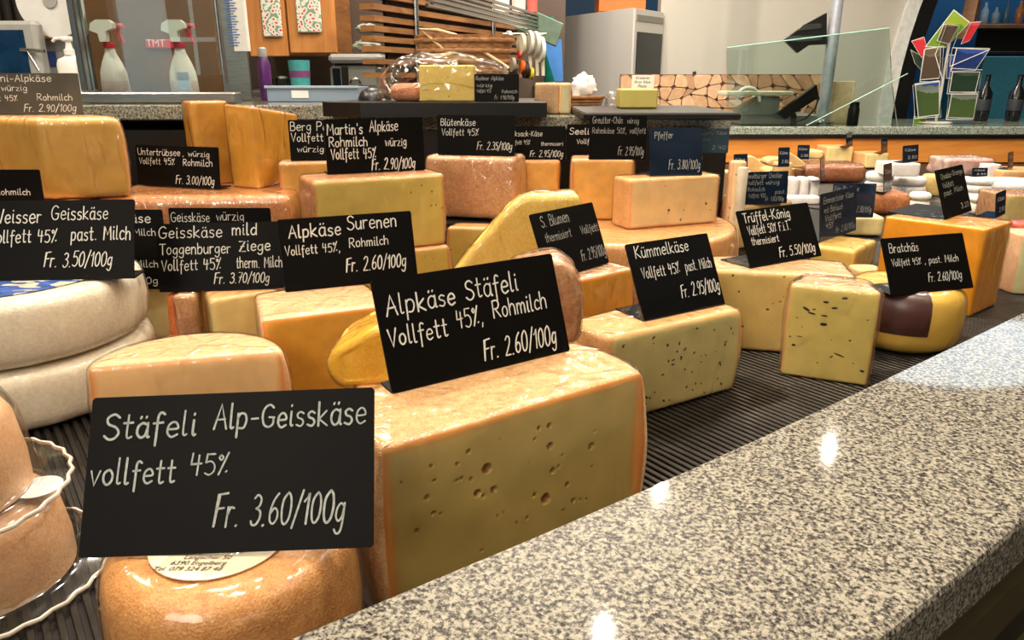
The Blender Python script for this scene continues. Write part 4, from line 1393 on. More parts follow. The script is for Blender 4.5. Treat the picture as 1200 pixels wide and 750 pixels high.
sign('brownish board reading 2.90 at the upper left, in front of the soap', (-44, 135), 98, 86, z=-.06, yaw=3, seed=17, foot=.03, pen=.42, mat=plain('slate_olive', (66, 60, 48), rough=.4, var=.2, scale=20), lean=3,  # lighter olive-grey slate than the other boards
     lines=[('Rotbachni-Alpkäse', .05, .78, .20, .16), ('würzig', .36, .57, .42, .14), ('Vollfett 45%', .12, .48, .66, .13), ('Rohmilch', .64, .93, .65, .15), (PR('2.90'), .52, .95, .92, .17)])
sign('small black board at the left edge ending in Rohmilch', (-62, 240), 52, 199, z=-.177, yaw=0, seed=18, foot=.03, lean=4,
     lines=[('Vollfett 45%', .05, .45, .70, .15), ('Rohmilch', .52, .88, .72, .17)])
sign('black board reading 3.00 on the flat wrapped cheese', (162, 217), 258, 170, z=FZ + .002, BRy=221.5, seed=19, foot=.03, pen=.42, lean=6,
     lines=[('Untertrübsee', .03, .55, .24, .16), (', würzig', .58, .90, .24, .13), ('Vollfett 45%', .04, .48, .46, .15), ('Rohmilch', .58, .93, .47, .16), (PR('3.00'), .48, .94, .92, .20)])
sign('half hidden black board with three chalk lines left of the middle 2.90 board', (341, 189), 402, 141, z=-.139, yaw=8, seed=20, foot=.03, pen=.42, lean=4,
     lines=[('Berg Perle', .04, .97, .26, .20), ('Vollfett 45%', .04, 1.05, .52, .19), ('würzig-rez', .14, 1.0, .78, .15)])
sign('black board reading 2.90 on the olive yellow block', (384, 205), 498, 140, z=MZ, BRy=199.5, seed=21, foot=.03, pen=.48, lean=3,
     lines=[("Martin's", .03, .38, .28, .19), ('Alpkäse', .45, .74, .24, .19), ('Rohmilch', .04, .42, .50, .17), ('würzig', .60, .82, .52, .15), ('Vollfett 45%', .05, .50, .73, .19), (PR('2.90'), .45, .90, .95, .20)])
sign('black board reading 2.35 under the left black shelf', (513, 182), 603, 135, z=-.133, yaw=-8, seed=22, foot=.03, pen=.40, lean=3,
     lines=[('Blütenkäse', .05, .50, .26, .17), ('Vollfett 45%', .06, .54, .50, .16), (PR('2.35'), .52, .97, .85, .19)])
sign('black board reading 2.95 second from the left under the shelves', (592, 187), 662, 148, z=-.147, yaw=-2, seed=23, foot=.03, pen=.40, lean=3,
     lines=[('Rucksack-Käse', .02, .62, .30, .16), ('Vollfett 45%', .06, .42, .55, .13), ('thermisiert', .60, .97, .58, .11), (PR('2.95'), .42, .97, .92, .19)])
sign('black board with word Seelisb behind the Greutter board', (664, 187), 722, 146, z=-.1475 + .0, t=None, yaw=0, seed=24, foot=.02, pen=.42, lean=3,
     lines=[('Seelisberg', .05, .9, .28, .17), ('Vollfett', .20, .62, .55, .13)])
sign('black board reading 2.95 with two chalk lines under the right shelf', (690, 187), 756, 136, z=-.1375, yaw=-2, seed=25, foot=.02, pen=.38, lean=3, chalk=M_CHALK_DIM,
     lines=[('Greutter-Chäs', .05, .58, .17, .15), ('würzig', .66, .86, .17, .12), ('Rahmkäse 50%, vollfett', .05, .99, .40, .13), (PR('2.95'), .52, .97, .90, .19)])
M_BLUE = plain('slate_bluish', (22, 34, 50), rough=.12, var=.4, scale=12, spec=.8)
sign('shining bluish board reading 3.80 on the speckled block', (762, 207), 823, 150, z=-.161, yaw=8, seed=26, foot=.06, pen=.38, mat=M_BLUE, lean=14, chalk=M_CHALK_DIM,  # its blue window reflection is also put into the slate's base colour
     lines=[('Pfeffer', .10, .45, .22, .13), (PR('3.80'), .36, .96, .86, .19)])
sign('dark blue board right behind the shining bluish board', (797, 184), 853, 151, z=-.160, yaw=0, seed=27, foot=.02, pen=.36, mat=M_BLUE, lean=4, chalk=M_CHALK_DIM, base=-.152,
     lines=[('Raclette Käse', .30, .95, .25, .14), ('Vollfett', .32, .62, .5, .12), ('2.40', .66, .95, .85, .15)])
sign('dark blue board on the pale block with reddish top', (871, 240), 922, 202, z=-.26, yaw=12, seed=28, foot=.05, pen=.36, mat=M_BLUE, lean=6, chalk=M_CHALK_DIM,
     lines=[('Ennetbürger Cheddar', .04, .86, .20, .15), ('Vollfett würzig', .06, .80, .40, .13), ('Rohmilch', .08, .48, .60, .13), ('past.', .72, .96, .70, .13), ('Vollfett 45%', .10, .50, .80, .13), (PR('1.80'), .50, .92, .92, .14)])
sign('steep dark board on the low yellow block, nearer one', (961, 284), 1003, 228, z=-.305, BRy=270, seed=29, foot=.04, pen=.36, mat=M_BLUE, lean=7, chalk=M_CHALK_DIM,
     lines=[('Emmentaler Käse', .08, .90, .22, .13), ('mit Bärlauch', .10, .60, .42, .12), ('Vollfett', .12, .55, .60, .12), ('45%', .15, .35, .76, .12), (PR('2.80'), .42, .95, .92, .13)])
sign('dark blue board behind the steep one, left of the brown loaf', (973, 255), 1023, 215, z=-.30, yaw=-2, seed=30, foot=.0, pen=.36, mat=M_BLUE, lean=5, chalk=M_CHALK_DIM,
     lines=[('Für Raclette', .04, .60, .22, .14), (PR('2.30'), .46, .94, .84, .17)])
far('cheese_block', 'pale cheese under the small board at the dark corner', 850, 880, 204, 240, C_PALE, R_PCH, depth=.08, zt=-.262)
far('cheese_piece', 'small pale piece in front of the wedge pile under a small board', 907, 927, 196, 222, M_PW, M_PW, depth=.05, kinds='rrrr', zt=-.268)
cheese('cheese_block', qplan(Vector((.355, 1.57, 0)), Vector((.398, 1.57, 0)), .05, 'crrr'), RZ, -.153, C_OCH, R_TAN, 'narrow ochre piece at the back panel under the dark blue board', ds=.006, bulge=0)
for (lab, bl_, brx, tly, zz, yw) in (('small dark board at the dark corner of the case', (860, 204), 876, 181, -.261, 20), ('small dark board before the pale wedges', (912, 196), 925, 173, -.267, 15),
                                     ('thin dark board before the long brown loaf', (962, 213), 967, 185, -.30, 60.5), ('small board on the left yellow block at the back board', (992, 172.5), 999, 156, -.279, 51),
                                     ('small board on the right yellow block at the back board', (1033, 180), 1040, 163, -.29, 49), ('light reflecting board on the wide white box', (1058, 191), 1076, 171, -.2265, 34),
                                     ('narrow tilted board over the white rounds', (1036, 226), 1045, 193, -.268, 48), ('dark board leaning at the yellow wrapped cheese on the right', (1167, 256), 1178, 227, -.30, 45),
                                     ('small dark board far right at the back board', (1181, 199), 1187, 179, -.285, 45), ('flat dark board on the pack in the right back row', (1139, 207), 1157, 197, -.285, 10),
                                     ('black board standing behind the steep pale wedge', (934, 187), 948, 170, -.28, 0)):
    zr_ = rest_level((bl_[0] + brx) / 2, bl_[1], zz)
    sign(lab, bl_, brx, tly, z=zr_ or zz, yaw=yw, seed=len(lab), foot=.03, pen=.5, mat=M_BLUE, lean=8, chalk=M_CHALK_DIM, lines=[('Käse', .12, .8, .35, .16), ('2.80', .3, .9, .8, .16)])
# ------------------------------------------------------------------ the shop around the case
M_WALLK = plain('kitchen_wall', (74, 58, 46), rough=.6, var=.15, scale=4)
M_CREAM = plain('cream_wall', (178, 173, 162), rough=.55, var=.03, scale=3)
M_TEAL = plain('blue_wall', (22, 84, 128), rough=.5, var=.12, scale=2)
M_REAR = plain('rear_wall', (96, 84, 72), rough=.7, var=.1, scale=3)
M_CEIL = plain('ceiling_white', (226, 220, 208), rough=.8, var=.02, scale=3)
M_WOODC = wood_mat('cabinet_wood', (196, 132, 66), (176, 112, 52), scale=5, stretch=(6, 1, 1))
M_WOODR = wood_mat('rack_wood', (150, 104, 58), (112, 72, 38), scale=7, stretch=(1, 1, 6))
M_BOARD = wood_mat('back_board_wood', (236, 158, 74), (222, 138, 58), scale=4, stretch=(1, 1, 9))
M_WHITEP = plain('white_plastic', (226, 222, 216), rough=.35, var=.03)
M_GREY = plain('grey_plastic', (150, 150, 146), rough=.4, var=.05)
M_GREYM = plain('grey_machine', (128, 128, 122), rough=.35, var=.06, metal=.2)
M_SILV = plain('silver', (190, 190, 188), rough=.22, metal=1, var=.05)
M_RED = plain('red_plastic', (206, 34, 48), rough=.4, var=.05)
M_FRIDGE = plain('fridge_grey', (196, 192, 186), rough=.35, var=.03, scale=2, metal=.15)
M_DGLASS = plain('dark_glass', (10, 24, 30), rough=.08, var=.3, scale=5)
G_CLEAR = glass_mat()

RX0, RX1, RY0, RY1, RZ1 = -3.4, 4.6, -2.8, 5.6, 2.95
struct(mk('floor', *box(RX0, RX1, RY0, RY1, -.1, 0), M_FLOOR))
struct(mk('ceiling', *box(RX0, RX1, RY0, RY1, RZ1, RZ1 + .1), M_CEIL))
struct(mk('wall_left', *box(RX0 - .1, RX0, RY0, RY1, 0, RZ1), M_REAR))
struct(mk('wall_right', *box(RX1, RX1 + .1, RY0, RY1, 0, RZ1), M_REAR))
struct(mk('wall_back', *box(.25, RX1, RY1, RY1 + .1, 0, RZ1), M_TEAL))
struct(mk('wall_kitchen', *box(RX0, .25, 3.75, 3.85, 0, RZ1), M_WALLK))
struct(mk('wall_partition', *box(.15, .25, 3.851, RY1, 0, RZ1), M_WALLK))
# rear wall (behind the viewer) with two shop windows on the street
wins = [(-3.2, -1.5, 1.0, 2.5), (.8, 2.9, .9, 2.5)]
parts = [box(RX0, wins[0][0], RY0 - .1, RY0, 0, RZ1), box(wins[0][1], wins[1][0], RY0 - .1, RY0, 0, RZ1), box(wins[1][1], RX1, RY0 - .1, RY0, 0, RZ1)]
for (x0, x1, z0, z1) in wins:
    parts += [box(x0, x1, RY0 - .1, RY0, 0, z0), box(x0, x1, RY0 - .1, RY0, z1, RZ1)]
struct(mk('wall_rear', *merge(*parts), M_REAR))
for i, (x0, x1, z0, z1) in enumerate(wins):
    fr = mk('window_%d' % (i + 1), *merge(box(x0, x0 + .05, RY0 - .08, RY0 - .02, z0, z1), box(x1 - .05, x1, RY0 - .08, RY0 - .02, z0, z1), box(x0 + .05, x1 - .05, RY0 - .08, RY0 - .02, z0, z0 + .05),
                                          box(x0 + .05, x1 - .05, RY0 - .08, RY0 - .02, z1 - .05, z1), box((x0 + x1) / 2 - .02, (x0 + x1) / 2 + .02, RY0 - .08, RY0 - .02, z0 + .05, z1 - .05)), M_WHITEP)
    struct(fr)
    struct(mk('pane', *box(x0 + .04, x1 - .04, RY0 - .055, RY0 - .05, z0 + .04, z1 - .04), G_CLEAR, parent=fr))
# house across the street, seen only mirrored in the glass
M_FAC = plain('facade_white', (236, 236, 232), rough=.8, var=.03, scale=2)
hs = empty('street_house', (0, -7.5, 0), 'white house across the street with small dark windows, behind the viewer', 'building')
mk('facade', *box(-9, 7, -8.0, -7.5, 0, 6.5), M_FAC, parent=hs)
for ix in range(9):
    for iz in range(2):
        x0, z0 = -8.2 + ix * 1.7, 1.2 + iz * 2.4
        f = mk('window_frame', *box(x0, x0 + .8, -7.52, -7.47, z0, z0 + 1.2), M_WHITEP, parent=hs)
        for q in range(2):
            for s in range(2):
                mk('pane', *box(x0 + .06 + q * .37, x0 + .37 + q * .37, -7.475, -7.465, z0 + .06 + s * .57, z0 + .57 + s * .57), M_DGLASS, parent=f)
struct(mk('floor_street', *box(-10, 8, -7.5, RY0 - .11, -.12, -.02), M_GREY))

# ---- rear of the case
GL_, GM_ = -.056, -.078
pit = mk('case_back_panel', *box(-2.3, .470, BY + .0005, BY + .02, H + DK - .003, H + GM_ - .031), M_BLACK)
pit2 = mk('case_side_panel', *box(.453, .470, BY + .021, BYF, H + DK - .003, H + GM_ - .031), M_BLACK)
tag(pit2, 'black side panel closing the deep right part of the case', 'panel')
tag(pit, 'black panel behind the left rows of cheese under the rear granite counter', 'panel')
gl = mk('rear_counter', *merge(box(-2.6, -.42, BY - .01, 2.35, H + GL_ - .032, H + GL_, .003)), M_GRAN2)
tag(gl, 'dark speckled granite counter top under the spray bottles', 'counter top')
gm = mk('rear_counter', *merge(box(-.418, .472, BY - .01, 2.35, H + GM_ - .03, H + GM_, .003)), M_GRAN2)
tag(gm, 'dark speckled granite counter top under the two black shelves in the middle', 'counter top')
bdy = mk('rear_cabinet', *merge(box(-2.6, .451, BY + .021, 2.3, 0, H + GM_ - .031, .002)), M_DARK)
tag(bdy, 'dark cabinet body under the rear counter tops', 'cabinet')
GR_ = -.203
gr = mk('rear_counter', *box(.475, 4.3, BYF + .01, 3.95, H + GR_ - .034, H + GR_, .003), granite_mat('granite_far', (176, 184, 170), (120, 130, 120), (60, 66, 62), 200))
tag(gr, 'grey green granite counter top at the far right below the postcard rack', 'counter top')
bb = mk('back_board', *box(.50, 4.0, BYF + .012, BYF + .03, H + DK, H + GR_ - .05, .001), M_BOARD)
tag(bb, 'bright orange wooden board behind the far right cheeses', 'board')
tr_ = mk('trim_1', *box(.50, 4.0, BYF, BYF + .03, H + GR_ - .0495, H + GR_ - .0345), M_BLACK)
struct(tr_)
bd2 = mk('rear_cabinet', *box(.50, 4.3, BYF + .031, 3.9, 0, H + GR_ - .051, .002), M_DARK)
tag(bd2, 'dark cabinet body carrying the far right granite top', 'cabinet')

# ---- black shelves
s1 = mk('shelf_slab', *prism([(PY(378, 124, 1.60).x, 1.60), (PY(422, 124, 1.57).x, 1.57), (PY(641, 124, 1.57).x, 1.57), (PY(641, 124, 1.57).x, 1.92), (PY(378, 124, 1.60).x + .05, 1.92)], H + GM_ + .0005, H - .049), M_BLACK)
tag(s1, 'left black shelf slab carrying the bagged cheese and its board', 'shelf')
s2 = mk('shelf_slab', *box(PY(684, 134, 1.45).x, PY(869, 134, 1.45).x, 1.45, 1.84, H + GM_ + .0005, H - .0635, .003), M_BLACK)
tag(s2, 'right bluish black shelf slab before the mosaic of wood slices', 'shelf')
ST = -.049


def up(px, Y, z=0):
    """x of pixel column px at distance Y on level z"""
    u = (px - 600) / FPX
    return u * (Y * CP - z * SP)


def zz_(py, Y):
    r = ray(600, py)
    return H + r.z / r.y * Y


def pb(name, xl, xr, yt, yb, Y, depth, mat, parent=None, bev=.003, zb=None, zt=None):
    z0 = zz_(yb, Y) if zb is None else H + zb
    z1 = zz_(yt, Y) if zt is None else H + zt
    zm = (z0 + z1) / 2 - H
    return mk(name, *box(up(xl, Y, zm), up(xr, Y, zm), Y, Y + depth, z0, z1, bev), mat, parent=parent)


# bagged cheese on the left shelf
o = pb('cheese_block', 491, 556, 76, 118, 1.62, .10, C_OLIVE, zb=ST + .0005)
o['label'] = 'yellow cheese block in a crumpled clear bag on the left black shelf'; o['category'] = 'cheese'
me = o.data; a_ = me.attributes.new('rd', 'FLOAT', 'POINT'); a_.data.foreach_set('value', [.02] * len(me.vertices))
fb = slab('film_bag', [(442, 119), (446, 92), (462, 70), (486, 58), (512, 62), (536, 61), (560, 69), (580, 70), (592, 80), (590, 119)], 1.60, .16, film_mat('film_bag', base=.07, k=1.9, rough=.10, wscale=26, strength=1.0, stretch=(1, 1, 1)),
          'crumpled clear plastic bag around the cheese on the left shelf', wob=.007, ds=.006, round_=.02)
fb['category'] = 'plastic bag'
br = cheese('bread_piece', qplan(Vector((up(460, 1.66), 1.645, 0)), Vector((up(489, 1.66), 1.645, 0)), .08, 'rrrr'), ST + .0005, -.012, R_LOAF, rind('bread', (214, 140, 96), (160, 90, 60), scale=20, wet=.6), 'brownish cut cheese inside the bag left of the yellow block',
            bulge=.006, round_=.012)
sign('dark board standing on the left black shelf before the bagged cheese', (556, 120.5), 608, 86.5, z=ST + .0006, yaw=-4, seed=40, foot=.0, pen=.38, lean=4, chalk=M_CHALK_DIM,
     lines=[('Rochner Alpkäse', .04, .66, .22, .14), ('2023', .72, .94, .22, .12), ('würzig', .06, .40, .46, .13), ('Vollfett 45%', .05, .38, .66, .12), ('Rohmilch', .62, .97, .68, .12), ('Fr. 1.90/100g', .46, .90, .90, .14)]) if False else \
    sign('dark board standing on the left black shelf before the bagged cheese', (556, 119), 608, 87, base=ST + .0006, t=1.52, yaw=-4, seed=40, foot=.0, pen=.38, lean=4, chalk=M_CHALK_DIM,
         lines=[('Rochner Alpkäse', .04, .66, .22, .14), ('würzig', .06, .40, .46, .13), ('Vollfett 45%', .05, .38, .66, .12), ('Rohmilch', .62, .97, .68, .12), ('Fr. 1.90/100g', .46, .90, .90, .14)])
dm = mk('dome_lid', *[(V_, F_) for V_, F_ in [lathe([(.001, .028), (.018, .026), (.03, .018), (.036, .006), (.037, 0)][::-1], (up(436, 1.7), 1.72, H + ST + .0005), 24)]][0], M_BLACK, smooth=40)
tag(dm, 'black rounded lid on the left end of the left shelf', 'lid')
o = cheese('cheese_block', qplan(Vector((up(626, 1.75), 1.74, 0)), Vector((up(653, 1.75), 1.71, 0)), .07, 'crrr'), GM_ + .0005, -.012, rind('pale_wrapped_end', (206, 178, 140), (180, 140, 112), scale=24, wet=.6), R_PCH, 'pale wrapped cheese half with a seam right of the left black shelf', bulge=0,
           film=F_WRK)
o = cheese('cheese_block', qplan(Vector((up(654.6, 1.75), 1.708, 0)), Vector((up(668, 1.75), 1.708, 0)), .05, 'crrr'), GM_ + .0005, -.012, paste('paste_greyish', (176, 166, 130), (190, 150, 100)), R_PCH, 'greyish cut half leaning to the pale wrapped half', bulge=0)
# basket with paper
def basket(name, cx, cy, z, r0, r1, h, label, mat, sy=.7, n=28):
    root = empty(name, (cx, cy, z), label, 'basket')
    V, F = lathe([(r0 - .004, .004), (r0, 0), (r1, h), (r1 - .005, h), (r0 - .004, .004)], (cx, cy, z), n, 1, sy, close=False)
    F.append(tuple(range(n)))
    mk('woven_wall', V, F, mat, parent=root, smooth=40)
    for k in range(5):
        rr_ = r0 + (r1 - r0) * (k + .5) / 5 + .0008
        mk('woven_band', *tube([(cx + rr_ * math.cos(a), cy + rr_ * sy * math.sin(a), z + h * (k + .5) / 5) for a in [2 * math.pi * j / n for j in range(n + 1)]], h * .055, 6), mat, parent=root, smooth=60)
    mk('rim', *tube([(cx + r1 * math.cos(a), cy + r1 * sy * math.sin(a), z + h) for a in [2 * math.pi * j / n for j in range(n + 1)]], .004, 6), mat, parent=root, smooth=60)
    return root


M_WICK = plain('wicker', (168, 116, 66), rough=.55, c2=(104, 66, 34), scale=60, stretch=(1, 1, 3))
basket('small_basket', up(688, 1.86), 1.88, H + GM_ + .0005, .034, .044, .032, 'small shallow wicker basket with crumpled paper on the rear counter', M_WICK)


def crumple(name, c, r, label, mat, sz=.8, seed=0, amp=.4, cat='paper'):
    V, F = [], []
    n, m_ = 22, 14
    for j in range(m_ + 1):
        th = math.pi * j / m_
        for k in range(n):
            a = 2 * math.pi * k / n
            d = Vector((math.sin(th) * math.cos(a), math.sin(th) * math.sin(a), -math.cos(th)))
            q = r * (1 + amp * (abs(noise.noise(d * 2.3 + Vector((seed, 0, 0)))) + .5 * noise.noise(d * 6 + Vector((seed, 3, 0)))))
            V.append(Vector(c) + Vector((d.x * q, d.y * q, d.z * q * sz)))
    for j in range(m_):
        for k in range(n):
            F.append((j * n + k, j * n + (k + 1) % n, (j + 1) * n + (k + 1) % n, (j + 1) * n + k))
    o = mk(name, V, F, mat, smooth=35)
    return tag(o, label, cat)


crumple('crumpled_paper', (up(684, 1.88), 1.88, H + GM_ + .055), .028, 'crumpled white paper heaped in the small basket', plain('tissue', (232, 226, 220), rough=.6), sz=1.0, seed=2)
crumple('crumpled_film', (up(719, 1.8), 1.80, H + GM_ + .024), .017, 'small ball of crumpled clear film left of the greenish cheese', film_mat('film_ball', base=.12, k=1.6, rough=.1, wscale=60, strength=1), sz=1.2, seed=5, cat='plastic film')
# cheese and note on the right shelf
o = pb('cheese_block', 727, 771, 104, 131, 1.64, .07, paste('paste_greenish', (178, 164, 84), (190, 176, 96)), zb=-.0630)
tag(o, 'greenish yellow cheese block on the right black shelf', 'cheese')
a_ = o.data.attributes.new('rd', 'FLOAT', 'POINT'); a_.data.foreach_set('value', [.02] * len(o.data.vertices))
nt = pb('paper_note', 740, 766, 88, 104, 1.715, .001, M_WHITEP, bev=0, zb=-.0630)
tag(nt, 'white paper note standing behind the greenish cheese', 'paper note')
zt_ = zz_(88, 1.715)
for k, s in enumerate(('Kreieren', 'Ihrer Käse', 'Platte')):
    printed(nt, s, (up(753, 1.715), 1.7145, zt_ - .0085 - .0085 * k), .0085, plain('ink_blue', (60, 66, 110), rough=.6), ex=Vector((1, 0, 0)), ey=Vector((0, 0, 1)), shear=.2)
# mosaic of wood slices
M_SLICE = [plain('slice_%d' % k, c, rough=.55, var=.12, scale=40) for k, c in enumerate(((176, 138, 104), (162, 122, 92), (186, 150, 118), (150, 112, 84)))]
MY = 3.74
x0m, x1m = up(727, MY), up(962, MY)
z0m, z1m = H - .203 + .0005, zz_(87, MY)
mos = empty('wood_slice_panel', ((x0m + x1m) / 2, MY, z0m), 'panel of sawn wood slices standing behind the right black shelf', 'decorative panel')
mk('backing', *box(x0m, x1m, MY + .004, MY + .016, z0m, z1m, .001), wood_mat('bark_dark', (92, 62, 44), (66, 42, 30)), parent=mos)
rr = random.Random(8)
cols, rows_ = 16, 4
cw, ch = (x1m - x0m) / cols, (z1m - z0m) / rows_
GP = {}
for j in range(rows_ + 1):
    for i in range(cols + 1):
        jx = 0 if i in (0, cols) else rr.uniform(-.42, .42) * cw
        jz = 0 if j in (0, rows_) else rr.uniform(-.42, .42) * ch
        GP[(i, j)] = Vector((x0m + i * cw + jx + (cw * .35 if (j % 2 and 0 < i < cols) else 0), MY, z0m + j * ch + jz))
for j in range(rows_):
    for i in range(cols):
        P = [GP[(i, j)], GP[(i + 1, j)], GP[(i + 1, j + 1)], GP[(i, j + 1)]]
        if rr.random() < .3:
            P.insert(2, (P[1] + P[2]) / 2 + Vector((cw * .12, 0, 0)))
        c = sum(P, Vector((0, 0, 0))) / len(P)
        P = [c + (p - c) * .93 for p in P]
        # cut corners for a rounded outline
        R_ = []
        for k in range(len(P)):
            a, b = P[k - 1], P[(k + 1) % len(P)]
            R_ += [P[k] + (a - P[k]) * .16, P[k] + (b - P[k]) * .16]
        P2 = [p - Vector((0, rr.uniform(.001, .004), 0)) for p in R_]
        mk('wood_slice', *plate(P2, .006), rr.choice(M_SLICE), parent=mos)

# ---- left: partition with glass, spray bottles, dispenser, screen
gp = empty('glass_screen', (up(180, 1.76), 1.76, H + GL_), 'clear glass screen in a steel frame before the spray bottles', 'glass screen')
xa, xb = up(106, 1.76), up(262, 1.76)
mk('glass_pane', *box(xa, xb, 1.757, 1.763, H + GL_ + .02, 1.75), glass_mat('screen_glass', k=1.4, base=.09), parent=gp)
mk('bottom_rail', *box(xa - .02, xb + .03, 1.735, 1.78, H + GL_ + .0005, H + GL_ + .024, .003), M_STEEL, parent=gp)
mk('left_post', *box(xa - .016, xa, 1.74, 1.775, H + GL_ + .024, 1.75, .003), M_SILV, parent=gp)
mk('right_post', *box(xb, xb + .007, 1.75, 1.77, H + GL_ + .024, 1.75, .002), M_SILV, parent=gp)
sp = mk('steel_sheet', *box(up(112, 2.16), up(292, 2.16), 2.16, 2.17, H + GL_ + .0005, 1.80, .002), plain('steel_brownish', (158, 112, 80), rough=.22, metal=.6, var=.15, scale=4))
tag(sp, 'brownish mirroring steel panel behind the spray bottles', 'steel panel')
sp2 = mk('steel_sheet', *box(up(266, 1.95), up(293, 1.95), 1.95, 1.962, H + GL_ + .0005, 1.75, .002), M_STEEL)
tag(sp2, 'narrow brushed steel panel with a paper list at the right of the bottles', 'steel panel')
pl_ = pb('paper_list', 271, 290, -12, 60, 1.945, .002, M_WHITEP, bev=0)
tag(pl_, 'white paper list with blue lines hanging on the narrow steel panel', 'paper list')
M_BLUEI = plain('ink_line_blue', (92, 120, 176), rough=.6)
z_ = zz_(-8, 1.944)
for k in range(20):
    zc = zz_(-6 + k * 3.1, 1.944)
    mk('printed_line', *box(up(272.5, 1.944), up(286 - (k * 7 % 5), 1.944), 1.9440, 1.9449, zc - .0014, zc + .0010), M_BLUEI, parent=pl_)


def tri_label(parent, body, px, py, Y, size, mat, shear=0):
    return printed(parent, body, (up(px, Y), Y, zz_(py, Y)), size, mat, ex=Vector((1, 0, 0)), ey=Vector((0, 0, 1)), shear=shear)


rl = pb('red_label', 170, 205, 46, 57, 2.150, .006, M_RED)
tag(rl, 'red label with white letters TM on the mirroring panel', 'label')
tri_label(rl, 'TMT', 188, 54.5, 2.1495, .026, M_WHITEP)


def spray(cx, cy, z, label, s=1.0, lab=False):
    root = empty('spray_bottle', (cx, cy, z), label, 'spray bottle', 'spray bottles behind the glass screen')
    mt = plain('bottle_white', (232, 226, 222), rough=.3, var=.03)
    V, F = lathe([(.036, 0), (.041, .005), (.040, .06), (.038, .085), (.028, .115), (.017, .14), (.014, .155), (.013, .165)], (cx, cy, z), 24, 1, .62)
    mk('bottle', V, F, mt, parent=root, smooth=50)
    mk('liquid', *lathe([(.0365, .004), (.0413, .008), (.0405, .058), (.0001, .058)], (cx, cy, z), 24, 1, .62), plain('pale_liquid', (222, 200, 200), rough=.3), parent=root, smooth=50)
    mk('collar', *lathe([(.0155, .155), (.0165, .158), (.0165, .170), (.0155, .173)], (cx, cy, z), 20), M_RED, parent=root, smooth=40)
    # pistol head: body, nozzle and trigger
    P = [(-.034, .205), (-.030, .225), (-.012, .236), (.022, .236), (.034, .226), (.033, .212), (.012, .203), (.009, .173), (-.009, .173), (-.012, .196)]
    V, F = plate([Vector((cx + a, cy - .011, z + b)) for a, b in P][::-1], .022)
    mk('spray_head', *plate([Vector((cx + a, cy - .011, z + b)) for a, b in P], .022), M_WHITEP, parent=root)
    mk('nozzle', *tube([(cx + .033, cy, z + .220), (cx + .050, cy, z + .220)], .008, 10), M_RED, parent=root, smooth=40)
    T = [(.024, .212), (.033, .212), (.040, .188), (.048, .170), (.041, .166), (.030, .186)]
    mk('trigger', *plate([Vector((cx + a, cy - .005, z + b)) for a, b in T][::-1], .010), M_RED, parent=root)
    root.scale = (.86, .86, .81)
    if lab:
        mk('blue_label', *box(cx - .008, cx + .026, cy - .0265, cy - .0235, z + .03, z + .085, .001), plain('label_blue', (176, 190, 216), rough=.5), parent=root)
    return root


spray(up(134, 2.0), 2.0, H + GL_ + .0005, 'left spray bottle with a red collar and pinkish liquid')
spray(up(215, 2.0), 2.0, H + GL_ + .0005, 'right spray bottle with a pale blue label', lab=True)
dp = empty('soap_dispenser', (up(84, 1.85), 1.86, H + GL_), 'white pump dispenser standing left of the glass screen', 'soap dispenser')
V, F = lathe([(.030, .0005), (.034, .006), (.034, .085), (.030, .096), (.014, .103), (.012, .106)], (up(84, 1.85), 1.86, H + GL_), 24, 1, .7)
mk('bottle', V, F, M_WHITEP, parent=dp, smooth=40)
mk('collar', *lathe([(.012, .106), (.012, .118), (.008, .120), (.006, .136)], (up(84, 1.85), 1.86, H + GL_), 20), M_WHITEP, parent=dp, smooth=40)
xx = up(84, 1.85)
mk('pump_head', *merge(box(xx - .012, xx + .010, 1.85, 1.87, H + GL_ + .136, H + GL_ + .147, .003), tube([(xx - .01, 1.86, H + GL_ + .143), (xx - .030, 1.86, H + GL_ + .142), (xx - .036, 1.86, H + GL_ + .136)], .0035, 8)), M_WHITEP, parent=dp, smooth=40)
mk('label', *box(xx - .022, xx + .014, 1.834, 1.837, H + GL_ + .025, H + GL_ + .06, .0005), plain('label_pinkish', (210, 200, 206), rough=.5), parent=dp)
# screen of the till
mn = empty('till_screen', (up(20, 2.2), 2.2, H + GL_), 'grey till screen with a dark blue display at the upper left edge', 'monitor')
pb('housing', -70, 45, 24, 96, 2.2, .05, M_GREY, parent=mn, bev=.01)
pb('display', -66, 31, 35, 88, 2.196, .006, plain('screen_dark', (14, 34, 50), rough=.12, var=.5, scale=20, emis=(10, 46, 70), es=.5), parent=mn, bev=.001)
pb('stand', -20, 10, 96, 118, 2.22, .05, M_GREY, parent=mn, bev=.004, zb=GL_ + .0005)
mk('side_arm', *tube([PY(24, 58, 2.19), PY(52, 60, 2.19)], .005, 8), M_SILV, parent=mn, smooth=50)
mk('side_arm', *tube([PY(32, 60, 2.19), PY(46, 83, 2.19)], .003, 8), M_SILV, parent=mn, smooth=50)
pr = empty('towel_dispenser', (up(75, 2.3), 2.34, H + GL_), 'large white paper roll on a grey and blue holder left of the glass screen', 'paper roll')
cx_, cz_ = up(84, 2.3), zz_(2, 2.3)
V, F = tube([(cx_, 2.26, cz_), (cx_, 2.34, cz_)], .098, 40)
mk('roll', V, F, plain('roll_white', (206, 206, 202), rough=.8, var=.03), parent=pr, smooth=40)
mk('core', *tube([(cx_, 2.255, cz_), (cx_, 2.345, cz_)], .02, 20), M_GREY, parent=pr, smooth=40)
pb('holder', 53, 96, 45, 118, 2.30, .05, M_GREY, parent=pr, zb=GL_ + .0005)
pb('blue_mark', 54, 66, 60, 78, 2.297, .004, plain('mark_blue', (52, 72, 130), rough=.5), parent=pr, bev=.0005)
